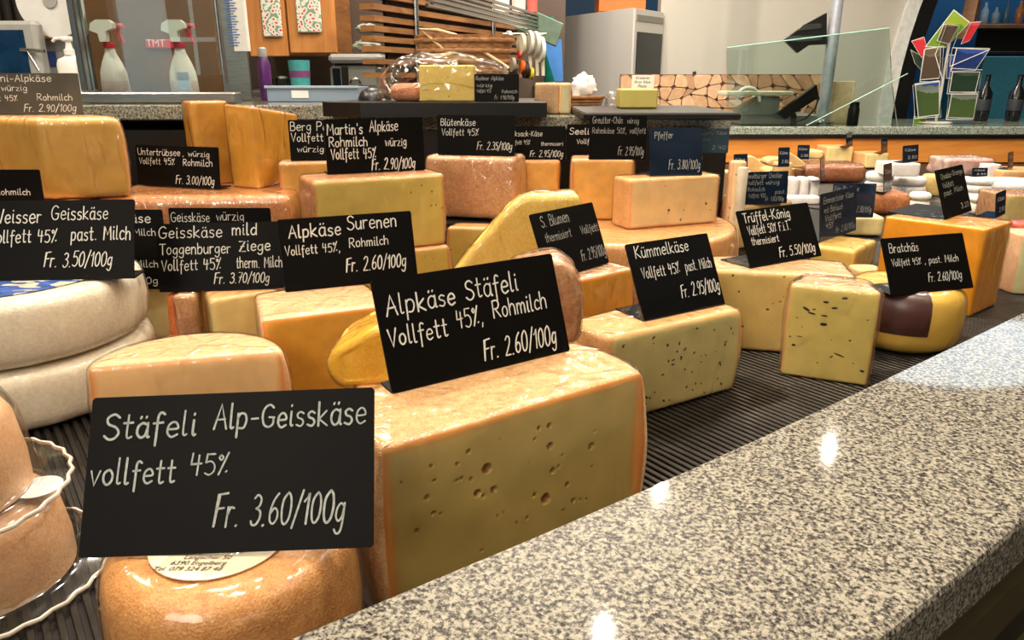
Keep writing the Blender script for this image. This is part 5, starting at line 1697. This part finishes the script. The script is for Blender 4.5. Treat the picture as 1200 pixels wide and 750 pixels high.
wp = pb('wooden_post', 47, 56, -20, 84, 2.38, .03, M_WOODC); tag(wp, 'narrow brown wooden post between till screen and paper roll', 'post')
# striped curtain upper left
cu_ = empty('dark_curtain', (up(15, 3.3), 3.3, zz_(26, 3.3)), 'dark curtain with vertical folds at the upper left corner', 'curtain')
for k in range(9):
    x = up(-60 + k * 14, 3.3)
    mk('fold', *tube([(x, 3.3, zz_(60, 3.3)), (x, 3.3, 1.9)], .022, 8), plain('curtain_dark', (58, 50, 40), rough=.8) if k % 2 else plain('curtain_darker', (34, 28, 24), rough=.8), parent=cu_, smooth=60)

# ---- kitchen part
KC = -.05
kc = mk('kitchen_counter', *merge(box(-1.8, -.42, 3.05, 3.74, H + KC - .03, H + KC, .004)), M_STEEL); tag(kc, 'steel kitchen counter top behind, under the grey machine', 'counter top')
kb = mk('kitchen_cabinet', *box(-1.8, -.42, 3.1, 3.74, 0, H + KC - .031, .003), M_DARK); tag(kb, 'dark kitchen base cabinet', 'cabinet')
cb = empty('wall_cabinet', (up(335, 3.4), 3.4, zz_(66, 3.4)), 'light brown wooden wall cabinet with two floral towels hanging', 'cabinet')
pb('carcass', 286, 392, -60, 64, 3.42, .32, wood_mat('carcass_dark', (150, 98, 50), (120, 76, 38)), parent=cb, bev=.004)
for (a, b, nm) in ((287, 333, 0), (335, 391, 1)):
    pb('door', a, b, -60, 66 if nm == 0 else 62, 3.395, .022, M_WOODC, parent=cb, bev=.003)
m, N_, L_, b_ = new_mat('floral')
vec = coords(N_, L_)
vo = N_.new('ShaderNodeTexVoronoi'); vo.inputs['Scale'].default_value = 58
L_.new(vec, vo.inputs['Vector'])
rp = N_.new('ShaderNodeValToRGB'); rp.color_ramp.interpolation = 'CONSTANT'
e = rp.color_ramp.elements; e[0].color = rgb((196, 44, 44)); e[1].position = .26; e[1].color = rgb((214, 212, 200)); q = e.new(.62); q.color = rgb((120, 150, 120))
L_.new(vo.outputs['Distance'], rp.inputs['Fac']); L_.new(rp.outputs['Color'], b_.inputs['Base Color']); b_.inputs['Roughness'].default_value = .8
for (a, b, y) in ((304, 327, 43), (345, 374, 38)):
    o = pb('floral_towel', a, b, -50, y, 3.375, .012, m, bev=.004)
    tag(o, 'narrow floral towel on the left cabinet door' if a < 340 else 'wider floral towel on the right cabinet door', 'towel')
cp_ = empty('tumbler_stack', (up(350, 3.12), 3.14, H + KC), 'turquoise tumbler with a purple band on the kitchen counter', 'tumbler')
mk('tumbler', *lathe([(.037, .0005), (.043, .115), (.038, .115), (.034, .01)], (up(350, 3.12), 3.14, H + KC), 24), plain('turquoise', (74, 160, 160), rough=.35), parent=cp_, smooth=40)
mk('purple_band', *lathe([(.0402, .050), (.0418, .075), (.041, .075), (.0395, .05)], (up(350, 3.12), 3.14, H + KC), 24), plain('purple_band', (130, 74, 120), rough=.4), parent=cp_, smooth=40)
for k, x in enumerate((312, 328)):
    o = mk('glass_jar', *lathe([(.026, .0005), (.028, .01), (.028, .045), (.018, .055), (.018, .06)], (up(x, 3.15), 3.15 + .03 * k, H + KC), 18), glass_mat('jar_glass', base=.08), smooth=40)
    tag(o, 'small glass jar %s on the kitchen counter' % ('nearest the purple bottle' if k == 0 else 'next to the turquoise tumbler'), 'jar')
pbx = empty('purple_bottle', (up(300, 1.92), 1.99, H + GL_), 'purple bottle with grey cap right of the narrow steel panel', 'bottle')
mk('bottle', *lathe([(.014, .0005), (.016, .004), (.016, .085), (.010, .105)], (up(300, 1.92), 1.99, H + GL_), 18), plain('purple_plastic', (76, 30, 90), rough=.3), parent=pbx, smooth=40)
mk('cap', *lathe([(.010, .105), (.011, .107), (.010, .125), (.006, .128)], (up(300, 1.92), 1.99, H + GL_), 18), M_GREY, parent=pbx, smooth=40)
ty = empty('grey_tray', (up(362, 1.9), 2.0, H + GL_), 'long blue grey plastic tray with a small sticker', 'tray')
xl_, xr_ = up(311, 1.86), up(418, 1.86)
mk('tray_body', *merge(box(xl_, xr_, 1.86, 1.866, H + GL_ + .0005, H + GL_ + .034, .001), box(xl_, xr_, 2.0, 2.006, H + GL_ + .0005, H + GL_ + .034, .001), box(xl_, xl_ + .006, 1.866, 2.0, H + GL_ + .0005, H + GL_ + .034, .001),
                       box(xr_ - .006, xr_, 1.866, 2.0, H + GL_ + .0005, H + GL_ + .034, .001), box(xl_ + .006, xr_ - .006, 1.866, 2.0, H + GL_ + .0005, H + GL_ + .004)), plain('tray_blue', (124, 140, 158), rough=.35, var=.03), parent=ty)
mk('tray_rim', *box(xl_ - .004, xr_ + .004, 1.855, 1.861, H + GL_ + .031, H + GL_ + .037, .001), plain('tray_blue2', (150, 166, 180), rough=.35, var=.03), parent=ty)
mk('sticker', *box(up(340, 1.86), up(360, 1.86), 1.8585, 1.8595, H + GL_ + .009, H + GL_ + .026), M_WHITEP, parent=ty)
tri_label(ty, 'XEROS', 351, 114, 1.858, .008, M_BLUEI) if False else None
km = empty('kitchen_machine', (up(415, 3.1), 3.2, H + KC), 'grey kitchen machine with black control side on the kitchen counter', 'machine')
pb('body', 386, 446, 74, 106, 3.1, .2, M_GREYM, parent=km, bev=.02, zb=KC + .0005)
pb('lid', 384, 447, 63, 74, 3.08, .22, M_GREY, parent=km, bev=.012)
pb('control_panel', 400, 408, 78, 100, 3.094, .01, M_BLACK, parent=km, bev=.002)
pb('glass_front', 390, 399, 80, 102, 3.094, .01, M_DGLASS, parent=km, bev=.002)
mk('round_handle', *tube([(up(416, 3.09) + .02 * math.cos(a), 3.09, zz_(98, 3.09) + .02 * math.sin(a)) for a in [math.pi * k / 10 for k in range(11)]], .004, 6), M_SILV, parent=km, smooth=50)
for k, (x, y, r_) in enumerate(((431, 33, .042), (430, 53, .05))):
    crumple('cloth_bundle', (up(x, 3.16), 3.2, zz_(y, 3.16)), r_, ('upper' if k == 0 else 'lower') + ' pale folded cloth lying on the grey kitchen machine', plain('cloth_pale', (150, 154, 140), rough=.8), sz=.42, seed=8 + k, cat='cloth')

# wooden rack running away to the right, with steel posts
rk = empty('bread_rack', (-.2, 3.0, 0), 'wooden slatted rack with steel posts running back behind the bagged cheese', 'rack')
YA, YB = 2.40, 3.5


def plank(name, a, b, h, d, mat, parent):
    a, b = Vector(a), Vector(b)
    e = (b - a); e.z = 0; e.normalize(); n = Vector((-e.y, e.x, 0))
    V = [a, a + n * d, a + n * d + Vector((0, 0, h)), a + Vector((0, 0, h)), b, b + n * d, b + n * d + Vector((0, 0, h)), b + Vector((0, 0, h))]
    return mk(name, V, [(0, 3, 2, 1), (4, 5, 6, 7), (0, 1, 5, 4), (3, 7, 6, 2), (0, 4, 7, 3), (1, 2, 6, 5)], mat, parent=parent)


xa_, xb_ = up(442, YA), up(612, YB)
for (y0, h) in ((-12, .017), (3, .017), (17, .017), (29, .017), (41, .017), (53, .017), (68, .015), (84, .015)):
    zc = zz_(y0 + 4, YA)
    plank('slat', (xa_, YA, zc - h / 2), (xb_, YB, zc - h / 2), h, .05, M_WOODR, rk)
for (px, f) in ((470, .22), (567, .74)):
    x = xa_ + (xb_ - xa_) * f - .002
    y = YA + (YB - YA) * f - .02
    mk('post', *tube([(x, y, 0), (x, y, 1.9)], .010, 10), M_SILV, parent=rk, smooth=40)
plank('back_panel', (xa_ + .02, YA + .10, .2), (xb_ - .02, YB + .08, .2), 1.7, .01, plain('rack_back', (40, 27, 19), rough=.7), rk)
ms = empty('wire_shelf', (0, 2.6, 1.6), 'steel wire shelf above the wooden rack', 'shelf')
for k in range(5):
    a = PY(500, -22 + k * 7, 2.0); b = PY(642, 26 + k * 4.4, 3.2)
    b.z = a.z
    mk('wire', *tube([a, Vector((b.x, b.y, a.z))], .005, 8), M_SILV, parent=ms, smooth=50)
a, b = PY(508, -2, 2.05), PY(645, 40, 3.25)
plank('front_bar', (a.x, a.y, a.z - .02), (b.x, b.y, a.z - .02), .03, .01, M_SILV, ms)
for k, (x, w_) in enumerate(((588, 18), (608, 16), (624, 12))):
    o = pb('paper_bag', x - w_ / 2, x + w_ / 2, -20, 17, 3.0, .07, plain('bag_%d' % k, ((226, 220, 218), (216, 206, 200), (196, 90, 80))[k], rough=.5, var=.15, scale=12), bev=.01)
    tag(o, ('left white', 'middle white', 'right reddish')[k] + ' bag standing on the wire shelf', 'bag')
gc = mk('green_cloth', *merge(*[xf(box(-.09, .09, -.006, .006, -.045, .045, .004), PY(632, 31, 3.05), .3, 0, .35)]), plain('cloth_green', (96, 116, 100), rough=.8)); tag(gc, 'grey green cloth hanging at the end of the wire shelf', 'cloth')
rb = empty('ribbon_rolls', (up(612, 2.9), 2.9, zz_(95, 2.9)), 'hanging rolls of pale ribbon and coloured tape at the end of the rack', 'ribbon')
for k, (x, y, r_, c) in enumerate(((596, 47, .032, (186, 180, 168)), (601, 76, .026, (150, 140, 124)), (611, 52, .04, (206, 196, 170)), (620, 50, .042, (222, 216, 200)), (627, 52, .045, (200, 196, 180)),
                                   (612, 78, .022, (226, 106, 36)), (616, 82, .03, (40, 34, 30)), (622, 86, .022, (220, 190, 50)), (633, 58, .045, (228, 224, 212)), (609, 64, .014, (206, 54, 40)))):
    c3_ = PY(x, y, 2.9)
    V, F = tube([c3_ + Vector((-.006, 0, 0)), c3_ + Vector((.006, .004, 0))], r_, 26)
    mk('roll', V, F, plain('ribbon_%d' % k, c, rough=.5, var=.1), parent=rb, smooth=40)
for k, x in enumerate((619, 627, 634)):
    p = PY(x, 55, 2.9)
    mk('ribbon_end', *plate([p, p + Vector((.012, 0, 0)), p + Vector((.016, .01, -.10)), p + Vector((.004, .01, -.10))][::-1], .002), plain('ribbon_pale', (222, 214, 190), rough=.5), parent=rb)
mk('hook_rod', *tube([PY(590, 40, 2.9), PY(640, 40, 2.9)], .004, 8), M_SILV, parent=rb, smooth=50)
# large basket with handle
bk = empty('handle_basket', (up(545, 2.15), 2.2, H + GM_), 'brown wicker basket with a high pale handle behind the bagged cheese', 'basket')
bx_, by_ = up(545, 2.15), 2.14
V, F = lathe([(.095, .0005), (.135, .185), (.130, .185), (.090, .004)], (bx_, by_, H + GM_), 30, 1, .55, close=False)
F.append(tuple(range(30)))
mk('woven_wall', V, F, M_WICK, parent=bk, smooth=40)
for k in range(7):
    r_ = .095 + .04 * (k + .5) / 7 + .001
    mk('woven_band', *tube([(bx_ + r_ * math.cos(a), by_ + r_ * .55 * math.sin(a), H + GM_ + .185 * (k + .5) / 7) for a in [2 * math.pi * j / 30 for j in range(31)]], .006, 6), M_WICK, parent=bk, smooth=60)
p1, p2, p3, p4, p5 = [PY(x, y, 2.08) for x, y in ((521, 58), (492, 34), (534, 41), (566, 60), (596, 80))]
mk('handle', *tube([p1, (p1 + p2) / 2, p2, (p2 + p3) / 2 + Vector((0, 0, .005)), p3, (p3 + p4) / 2 + Vector((0, 0, .004)), p4, p5], .0042, 8), plain('handle_pale', (208, 176, 132), rough=.5), parent=bk, smooth=60)

# ---- fridge with crate
zf = 1.3 + .328
Lf, Cf, Rf = (up(660, 4.55, .2), 4.55), (up(741, 3.98, .2), 3.98), (up(774, 4.24, .2), 4.24)
Bf = (Lf[0] + Rf[0] - Cf[0], 4.81)
fg = empty('fridge', (Cf[0], 4.3, 0), 'tall grey fridge with a dark glass door seen from its side', 'fridge')
mk('body', *prism([Lf, Cf, Rf, Bf], .08, zf), M_FRIDGE, parent=fg)
mk('plinth', *prism([(Lf[0] + .03, Lf[1] + .03), (Cf[0], Cf[1] + .04), (Rf[0] - .03, Rf[1] + .02), (Bf[0], Bf[1] - .03)], 0, .08), M_BLACK, parent=fg)
cv, rv_ = Vector((Cf[0], Cf[1], 0)), Vector((Rf[0], Rf[1], 0))
e = (rv_ - cv); Lr = e.length; e.normalize(); n = Vector((e.y, -e.x, 0))


def on_side(name, s0, s1, z0, z1, th, mat):
    P = [cv + e * (Lr * s0) + n * th + Vector((0, 0, z0)), cv + e * (Lr * s1) + n * th + Vector((0, 0, z0)), cv + e * (Lr * s1) + n * th + Vector((0, 0, z1)), cv + e * (Lr * s0) + n * th + Vector((0, 0, z1))]
    return mk(name, *plate(P, th - .0005), mat, parent=fg)


on_side('door_frame', .0, 1.0, .12, zf - .005, .012, M_FRIDGE)
on_side('door_glass', .08, .97, .2, zf - .11, .016, M_DGLASS)
on_side('top_grille', .04, .97, zf - .06, zf - .03, .016, M_GREYM)
lv = Vector((Lf[0], Lf[1], 0)); e2 = (cv - lv).normalized(); n2_ = Vector((e2.y, -e2.x, 0))
mk('side_trim', *plate([lv + e2 * .012 + n2_ * .006 + Vector((0, 0, .1)), lv + e2 * .02 + n2_ * .006 + Vector((0, 0, .1)), lv + e2 * .02 + n2_ * .006 + Vector((0, 0, zf)), lv + e2 * .012 + n2_ * .006 + Vector((0, 0, zf))], .0055), M_BLACK, parent=fg)
ct = empty('orange_crate', (up(728, 4.3, .35), 4.35, zf), 'orange crate standing on the grey fridge', 'crate')
cxl, cxr = up(702, 4.24, .35), up(757, 4.24, .35)
CRY = 4.25
M_OR = plain('crate_orange', (206, 104, 40), rough=.45, var=.08)
mk('crate_wall', *merge(box(cxl, cxr, CRY, CRY + .008, zf + .0005, zf + .17, .002), box(cxl, cxr, CRY + .2, CRY + .208, zf + .0005, zf + .17, .002), box(cxl, cxl + .008, CRY + .008, CRY + .2, zf + .0005, zf + .17, .002), box(cxr - .008, cxr, CRY + .008, CRY + .2, zf + .0005, zf + .17, .002)), M_OR, parent=ct)
mk('crate_floor', *box(cxl, cxr, CRY, CRY + .208, zf + .0005, zf + .006), M_OR, parent=ct)
mk('crate_rim', *box(cxl - .006, cxr + .006, CRY - .006, CRY + .002, zf + .16, zf + .175, .002), M_OR, parent=ct)
bs = mk('blue_banner', *plate([PY(635, 46, 3.5), PY(650, 95, 3.5), PY(660, 95, 3.5), PY(658, 46, 3.5)], .01), plain('banner_blue', (60, 120, 190), rough=.5, var=.2, scale=8)); tag(bs, 'blue sheet hanging in the gap between rack and fridge', 'sheet')
bs = mk('green_bottle', *lathe([(.03, 0), (.032, .01), (.032, .2), (.012, .26), (.012, .3)], (up(646, 3.62), 3.66, zz_(100, 3.66)), 18), plain('bottle_green', (20, 110, 96), rough=.2), smooth=40); tag(bs, 'green bottle behind the blue sheet next to the fridge', 'bottle')
sh = mk('side_shelf', *box(up(625, 3.6), up(662, 3.6), 3.55, 3.74, 0, zz_(100, 3.66), .003), M_DARK); tag(sh, 'dark low shelf unit between rack and fridge', 'shelf')

# ---- cream wall with curved end, black arch trim
CY = 4.25
xc0 = up(770, CY)
edge = [(1075, -60), (1070, -20), (1063, 10), (1057, 45), (1053, 80), (1051, 115), (1050, 150), (1050, 190)]
pts = [Vector((up(x, CY), CY, zz_(y, CY))) for x, y in edge]
P = [Vector((xc0, CY, 0)), Vector((pts[-1].x, CY, 0))] + list(reversed(pts)) + [Vector((pts[0].x, CY, RZ1 - .005)), Vector((xc0, CY, RZ1 - .005))]
struct(mk('wall_cream', *plate(P, .10), M_CREAM))
tp = [Vector((p.x + .035, CY + .02, p.z)) for p in pts] + [Vector((pts[-1].x + .035, CY + .02, 0))]
V, F = [], []
for p in tp:
    V += [p + Vector((-.034, -.05, 0)), p + Vector((.040, -.05, 0)), p + Vector((.040, .08, 0)), p + Vector((-.034, .08, 0))]
for i in range(len(tp) - 1):
    for k in range(4):
        F.append((i * 4 + k, i * 4 + (k + 1) % 4, (i + 1) * 4 + (k + 1) % 4, (i + 1) * 4 + k))
struct(mk('trim_2', V, F, M_BLACK))
V, F = [], []
for p in [Vector((p.x - .045, CY, p.z)) for p in pts] + [Vector((pts[-1].x - .045, CY, 0))]:
    V += [p + Vector((-.03, -.03, 0)), p + Vector((.04, -.03, 0)), p + Vector((.04, -.001, 0)), p + Vector((-.03, -.001, 0))]
for i in range(len(tp) - 1):
    for k in range(4):
        F.append((i * 4 + k, i * 4 + (k + 1) % 4, (i + 1) * 4 + (k + 1) % 4, (i + 1) * 4 + k))
struct(mk('trim_3', V, F, plain('trim_light', (206, 206, 202), rough=.4)))
# blue glazed room behind
o = pb('blue_counter', 1128, 1290, 66, 150, 4.7, .5, plain('counter_teal', (52, 116, 136), rough=.35, var=.1), zb=-H); tag(o, 'teal counter in the blue lit room at the right', 'counter')
ws = empty('bottle_shelf', (up(1170, 4.6), 4.9, zz_(30, 4.9)), 'brown wooden wall shelf in the blue room at the upper right', 'shelf')
pb('shelf_board', 1128, 1290, 28, 33, 5.2, .3, M_WOODR, parent=ws)
pb('lower_board', 1145, 1290, 60, 64, 5.2, .3, M_DARK, parent=ws)
pb('back_panel', 1145, 1290, 34, 62, 5.45, .02, M_DARK, parent=ws)
for k, (x, h_, c) in enumerate(((1147, .13, (140, 150, 160)), (1160, .1, (120, 130, 140)), (1172, .14, (60, 80, 100)), (1187, .14, (150, 90, 50)), (1198, .12, (110, 80, 60)))):
    z = zz_(28, 5.3) + .002
    X = up(x, 5.3, .2)
    o = mk('bottle', *lathe([(.02, 0), (.023, .01), (.023, h_ * .6), (.009, h_ * .8), (.009, h_)], (X, 5.3, z), 14), plain('shelf_bottle_%d' % k, c, rough=.2), smooth=40)
    tag(o, ('leftmost', 'second', 'third', 'fourth, brownish', 'last')[k] + ' bottle on the wall shelf in the blue room', 'bottle', 'bottles on the wall shelf')
wpst = mk('wooden_beam', *tube([PY(1131, 46, 4.4), PY(1150, -40, 4.4)], .045, 4), M_WOODR); tag(wpst, 'slanting brown wooden beam above the postcard rack', 'beam')
for k, x in enumerate((1158, 1196)):
    z = H + GR_ + .0005
    Y = 3.75
    o = empty('wine_bottle', (up(x, Y), Y, z), ('dark wine bottle right of the postcard rack', 'dark wine bottle at the right edge of the counter')[k], 'bottle')
    mk('glass', *lathe([(.030, 0), (.033, .008), (.033, .13), (.012, .165), (.012, .215)], (up(x, Y), Y, z), 20), plain('bottle_dark', (16, 20, 22), rough=.12), parent=o, smooth=40)
    mk('label', *lathe([(.0335, .05), (.0338, .052), (.0338, .1), (.0335, .102)], (up(x, Y), Y, z), 20), plain('label_dark', (46, 50, 56), rough=.5), parent=o, smooth=40)

# ---- machine, stand, post, glass on the far counter
zg = GR_ + .0005
mc = empty('slicing_machine', (up(915, 3.45), 3.5, H + zg), 'grey slicing machine on the far granite counter', 'machine')
pb('base', 868, 958, 134, 147, 3.42, .26, M_GREYM, parent=mc, zb=zg, bev=.006)
pb('body', 895, 914, 113, 135, 3.44, .2, M_GREY, parent=mc, bev=.006)
o_ = plate([PY(x, y, 3.43) for x, y in ((868, 135), (905, 135), (905, 113), (896, 113), (868, 128))], .12); mk('sloping_guard', *o_, M_GREY, parent=mc)
mk('round_arm', *tube([PY(877 + 13 * math.cos(a), 116 - 13 * math.sin(a), 3.41) for a in [math.pi * k / 12 for k in range(-1, 13)]], .009, 8), M_WHITEP, parent=mc, smooth=50)
pb('tray', 852, 930, 107, 112, 3.40, .16, plain('tray_cream', (206, 196, 170), rough=.4), parent=mc, bev=.003)
tm = empty('tilted_terminal', (up(935, 3.36), 3.36, H + zg), 'black tilted terminal with cable between slicing machine and steel post', 'terminal')
mk('screen', *plate([PY(x, y, 3.34) for x, y in ((920, 140), (960, 114), (957, 99), (912, 133))], .03), M_BLACK, parent=tm)
mk('foot', *merge(tube([PY(930, 147, 3.36), PY(930, 133, 3.36)], .012, 10)), M_BLACK, parent=tm, smooth=40)
mk('cable', *tube([PY(960, 114, 3.36), PY(955, 128, 3.36), PY(944, 139, 3.36), PY(925, 146, 3.36)], .004, 8), M_BLACK, parent=tm, smooth=50)
pt = empty('steel_post', (up(970, 3.5), 3.5, H + zg), 'round steel post rising from the far counter', 'post')
xp = up(970, 3.5)
mk('tube', *tube([(xp, 3.5, H + zg), (xp, 3.5, RZ1 - .01)], .026, 20), plain('post_steel', (176, 180, 190), rough=.3, metal=.4), parent=pt, smooth=40)
mk('flange', *lathe([(.05, .0005), (.05, .01), (.03, .016), (.026, .02)], (xp, 3.5, H + zg), 24), M_SILV, parent=pt, smooth=40)
ar = empty('arrow_emblem', (up(945, 3.4), 3.42, zz_(60, 3.4)), 'black and silver faceted arrow emblem on the steel post', 'emblem')
mk('dark_face', *plate([PY(x, y, 3.482) for x, y in ((919, 47), (935, 62), (948, 53), (969, 52), (969, 27), (969, 15), (945, 28))], .02), M_BLACK, parent=ar)
mk('silver_band', *plate([PY(x, y, 3.478) for x, y in ((935, 36), (963, 33), (963, 27), (942, 29))][::-1], -.01), M_SILV, parent=ar)
mk('silver_band', *plate([PY(x, y, 3.478) for x, y in ((921, 47), (934, 49), (963, 47), (963, 42), (926, 42))], .01), M_SILV, parent=ar)
bx = pb('beige_box', 976, 1000, 95, 147, 3.52, .08, plain('box_beige', (196, 170, 134), rough=.6), zb=zg); tag(bx, 'narrow beige box standing right of the steel post', 'box')
cn = mk('dark_canister', *lathe([(.022, 0), (.024, .004), (.024, .07), (.02, .078), (.02, .1)], (up(1006, 3.4), 3.4, H + zg), 20), M_BLACK, smooth=40); tag(cn, 'small dark canister on the far granite counter', 'canister')
gs = empty('glass_guard', (up(960, 3.34), 3.34, H + zg), 'large clear glass guard standing on the edge of the far counter', 'glass guard')
mk('glass_pane', *plate([PY(x, y, 3.335) for x, y in ((852, 147), (1052, 147), (1046, 100), (1042, 33), (852, 56))], .008), glass_mat('guard_glass', k=1.0, base=.04, tint=(238, 247, 243)), parent=gs)
mk('edge_bar', *tube([PY(852, 56, 3.331), PY(1042, 33, 3.331)], .003, 6), plain('glass_edge', (150, 196, 180), rough=.2), parent=gs, smooth=50)
mk('edge_bar', *tube([PY(945, 147, 3.331), PY(1064, 86, 3.20)], .002, 6), plain('glass_edge', (150, 196, 180), rough=.2), parent=gs, smooth=50)
kb_ = mk('black_knob', *lathe([(.004, 0), (.009, .003), (.010, .008), (.006, .014)], (up(814, MY), MY + .01, z1m), 14), M_BLACK, smooth=40); tag(kb_, 'small black knob on top of the wood slice panel', 'knob')

# ---- postcard rack
PCY = 3.5
rkk = empty('postcard_rack', (up(1110, PCY), PCY, H + zg), 'white wire postcard rack on the far counter', 'postcard rack')
xr0 = up(1110, PCY)
M_WIRE = plain('wire_white', (220, 218, 210), rough=.35)
mk('pole', *tube([(xr0, PCY + .03, H + zg), (xr0, PCY + .03, zz_(22, PCY))], .006, 8), M_WIRE, parent=rkk, smooth=50)
mk('foot_ring', *tube([(xr0 + .07 * math.cos(a), PCY + .03 + .05 * math.sin(a), H + zg + .005) for a in [2 * math.pi * k / 20 for k in range(21)]], .004, 6), M_WIRE, parent=rkk, smooth=50)
mk('foot_bar', *tube([(xr0 - .07, PCY + .03, H + zg + .005), (xr0 + .07, PCY + .03, H + zg + .005)], .004, 6), M_WIRE, parent=rkk, smooth=50)


def print_mat(name, cs, scale=14):
    m, N, L, b = new_mat(name)
    vec = coords(N, L)
    nz = N.new('ShaderNodeTexNoise'); nz.inputs['Scale'].default_value = scale; nz.inputs['Detail'].default_value = 3
    L.new(vec, nz.inputs['Vector'])
    se = N.new('ShaderNodeSeparateXYZ'); L.new(vec, se.inputs[0])
    ma = N.new('ShaderNodeMath'); ma.operation = 'MULTIPLY_ADD'; ma.inputs[1].default_value = .10; L.new(nz.outputs['Fac'], ma.inputs[0]); L.new(se.outputs['Z'], ma.inputs[2])
    mr = N.new('ShaderNodeMapRange'); mr.inputs['From Min'].default_value = .03; mr.inputs['From Max'].default_value = .16
    L.new(ma.outputs[0], mr.inputs['Value'])
    rp = N.new('ShaderNodeValToRGB'); rp.color_ramp.interpolation = 'CONSTANT'
    e = rp.color_ramp.elements
    e[0].color = rgb(cs[0]); e[1].position = .35; e[1].color = rgb(cs[1])
    k = e.new(.62); k.color = rgb(cs[2])
    L.new(mr.outputs['Result'], rp.inputs['Fac']); L.new(rp.outputs['Color'], b.inputs['Base Color']); b.inputs['Roughness'].default_value = .3
    return m


PRN = {'green': print_mat('print_green', ((110, 150, 50), (150, 170, 60), (140, 180, 70))), 'rock': print_mat('print_rock', ((84, 70, 58), (120, 104, 88), (150, 140, 128))),
       'lake': print_mat('print_lake', ((70, 90, 50), (120, 130, 120), (50, 90, 180))), 'blue': print_mat('print_blue', ((40, 60, 120), (60, 90, 170), (50, 110, 200))),
       'red': print_mat('print_red', ((200, 50, 60), (216, 80, 84), (190, 40, 50))), 'dark': print_mat('print_dark', ((40, 60, 46), (64, 84, 70), (90, 120, 170)))}
cards = [('green map card sticking out at the top', 'green', [(1084, 55), (1118, 11), (1137, 26), (1108, 56)], -.01), ('red card at the upper left', 'red', [(1080, 68), (1068, 48), (1083, 43), (1088, 62)], .015),
         ('red and white tall card at the upper right', 'red', [(1126, 52), (1138, 26), (1150, 25), (1136, 48)], .0), ('grey rock card in the left column', 'rock', [(1078, 94), (1084, 57), (1103, 54), (1101, 92)], -.02),
         ('white card behind the middle wires', 'rock', [(1098, 48), (1106, 28), (1124, 30), (1112, 52)], -.022), ('big lake card low in the left column', 'lake', [(1076, 138), (1072, 98), (1101, 94), (1101, 135)], -.02),
         ('blue tall card in the right column', 'blue', [(1114, 84), (1121, 56), (1160, 58), (1143, 83)], -.004), ('blue and dark card in the middle right', 'dark', [(1112, 108), (1116, 84), (1149, 84), (1143, 109)], -.014),
         ('blue cloud card low on the right', 'lake', [(1110, 138), (1115, 110), (1146, 110), (1141, 139)], -.018), ('narrow card between the columns', 'blue', [(1109, 92), (1111, 64), (1120, 64), (1117, 92)], .004),
         ('dark green card behind the red one', 'dark', [(1072, 74), (1067, 58), (1081, 66), (1083, 86)], .022), ('green card low behind the rack', 'green', [(1070, 146), (1071, 136), (1085, 138), (1086, 146)], .05)]
for (lb_, mt, P4, dy) in cards:
    Pw = [PY(x, y, PCY + dy) for x, y in P4]
    c = sum(Pw, Vector((0, 0, 0))) / 4
    o = empty('postcard', c, lb_ + ' of the postcard rack', 'postcard', 'postcards in the rack')
    V, F = plate(Pw, .0015)
    if (Pw[1] - Pw[0]).cross(Pw[2] - Pw[1]).y > 0:
        Pw = Pw[::-1]
    mk('card', *plate(Pw, .0015), M_WHITEP, parent=o)
    Pi = [c + (p - c) * .94 + Vector((0, -.0006, 0)) for p in Pw]
    mk('picture', *plate(Pi, .0004), PRN[mt], parent=o)
for (P4) in ([(1072, 139), (1070, 100), (1101, 96), (1103, 137)], [(1078, 96), (1083, 58), (1106, 54), (1103, 96)], [(1109, 140), (1112, 108), (1147, 108), (1140, 140)], [(1110, 110), (1114, 80), (1151, 82), (1146, 110)],
             [(1104, 92), (1096, 64), (1110, 28), (1126, 30)], [(1113, 78), (1116, 56), (1160, 57), (1160, 58)]):
    Pw = [PY(x, y, PCY - .026) for x, y in P4]
    Pw.append(Pw[0])
    mk('wire_pocket', *tube(Pw, .0018, 6), M_WIRE, parent=rkk, smooth=50)

# ---- plastic tubs lower left
M_TUBC = rind('tub_content', (236, 200, 164), (222, 176, 136), scale=24, rough=.5)
F_TUB = film_mat('tub_plastic', tint=(250, 248, 244), base=.06, k=.8, rough=.10, wscale=14, strength=.12, stretch=(1, 1, 1))


def tub(cx, cy, z0, z1, r, label):
    h = z1 - z0
    root = empty('plastic_tub', (cx, cy, H + z0), label, 'plastic tub', 'domed plastic tubs at the lower left')
    mk('shell', *lathe([(r + .020, .0005), (r + .022, .003), (r + .019, .005), (r + .008, .006), (r + .002, .010), (r, h * .30), (r - .004, h * .75), (r - .010, h * .93), (r - .020, h), (.001, h)], (cx, cy, H + z0), 56, close=False), F_TUB, parent=root, smooth=50)
    n = 120
    P = []
    for k in range(n + 1):
        a = 2 * math.pi * k / n
        rr_ = r + .021 + .0012 * math.sin(a * 30)
        P.append((cx + rr_ * math.cos(a), cy + rr_ * math.sin(a), H + z0 + .003))
    mk('rim', *tube(P, .0016, 6), plain('tub_rim', (214, 204, 190), rough=.25), parent=root, smooth=60)
    mk('contents', *lathe([(r - .004, .002), (r - .004, h * .3), (r - .008, h * .74), (r - .015, h * .9), (r - .024, h * .96), (.001, h * .96)], (cx, cy, H + z0), 48), M_TUBC, parent=root, smooth=50)
    return root


tub(-.398, .468, DK, -.288, .068, 'lower domed plastic tub with pinkish contents at the left edge')
tub(-.420, .462, -.2875, -.213, .072, 'upper domed plastic tub stacked at the left edge')
st = mk('round_sticker', *lathe([(.016, 0), (.016, .0005)], (-.349, .482, H - .2875 + .0003), 24), plain('sticker_white', (220, 224, 232), rough=.4)); tag(st, 'round white sticker on top of the lower plastic tub', 'sticker')
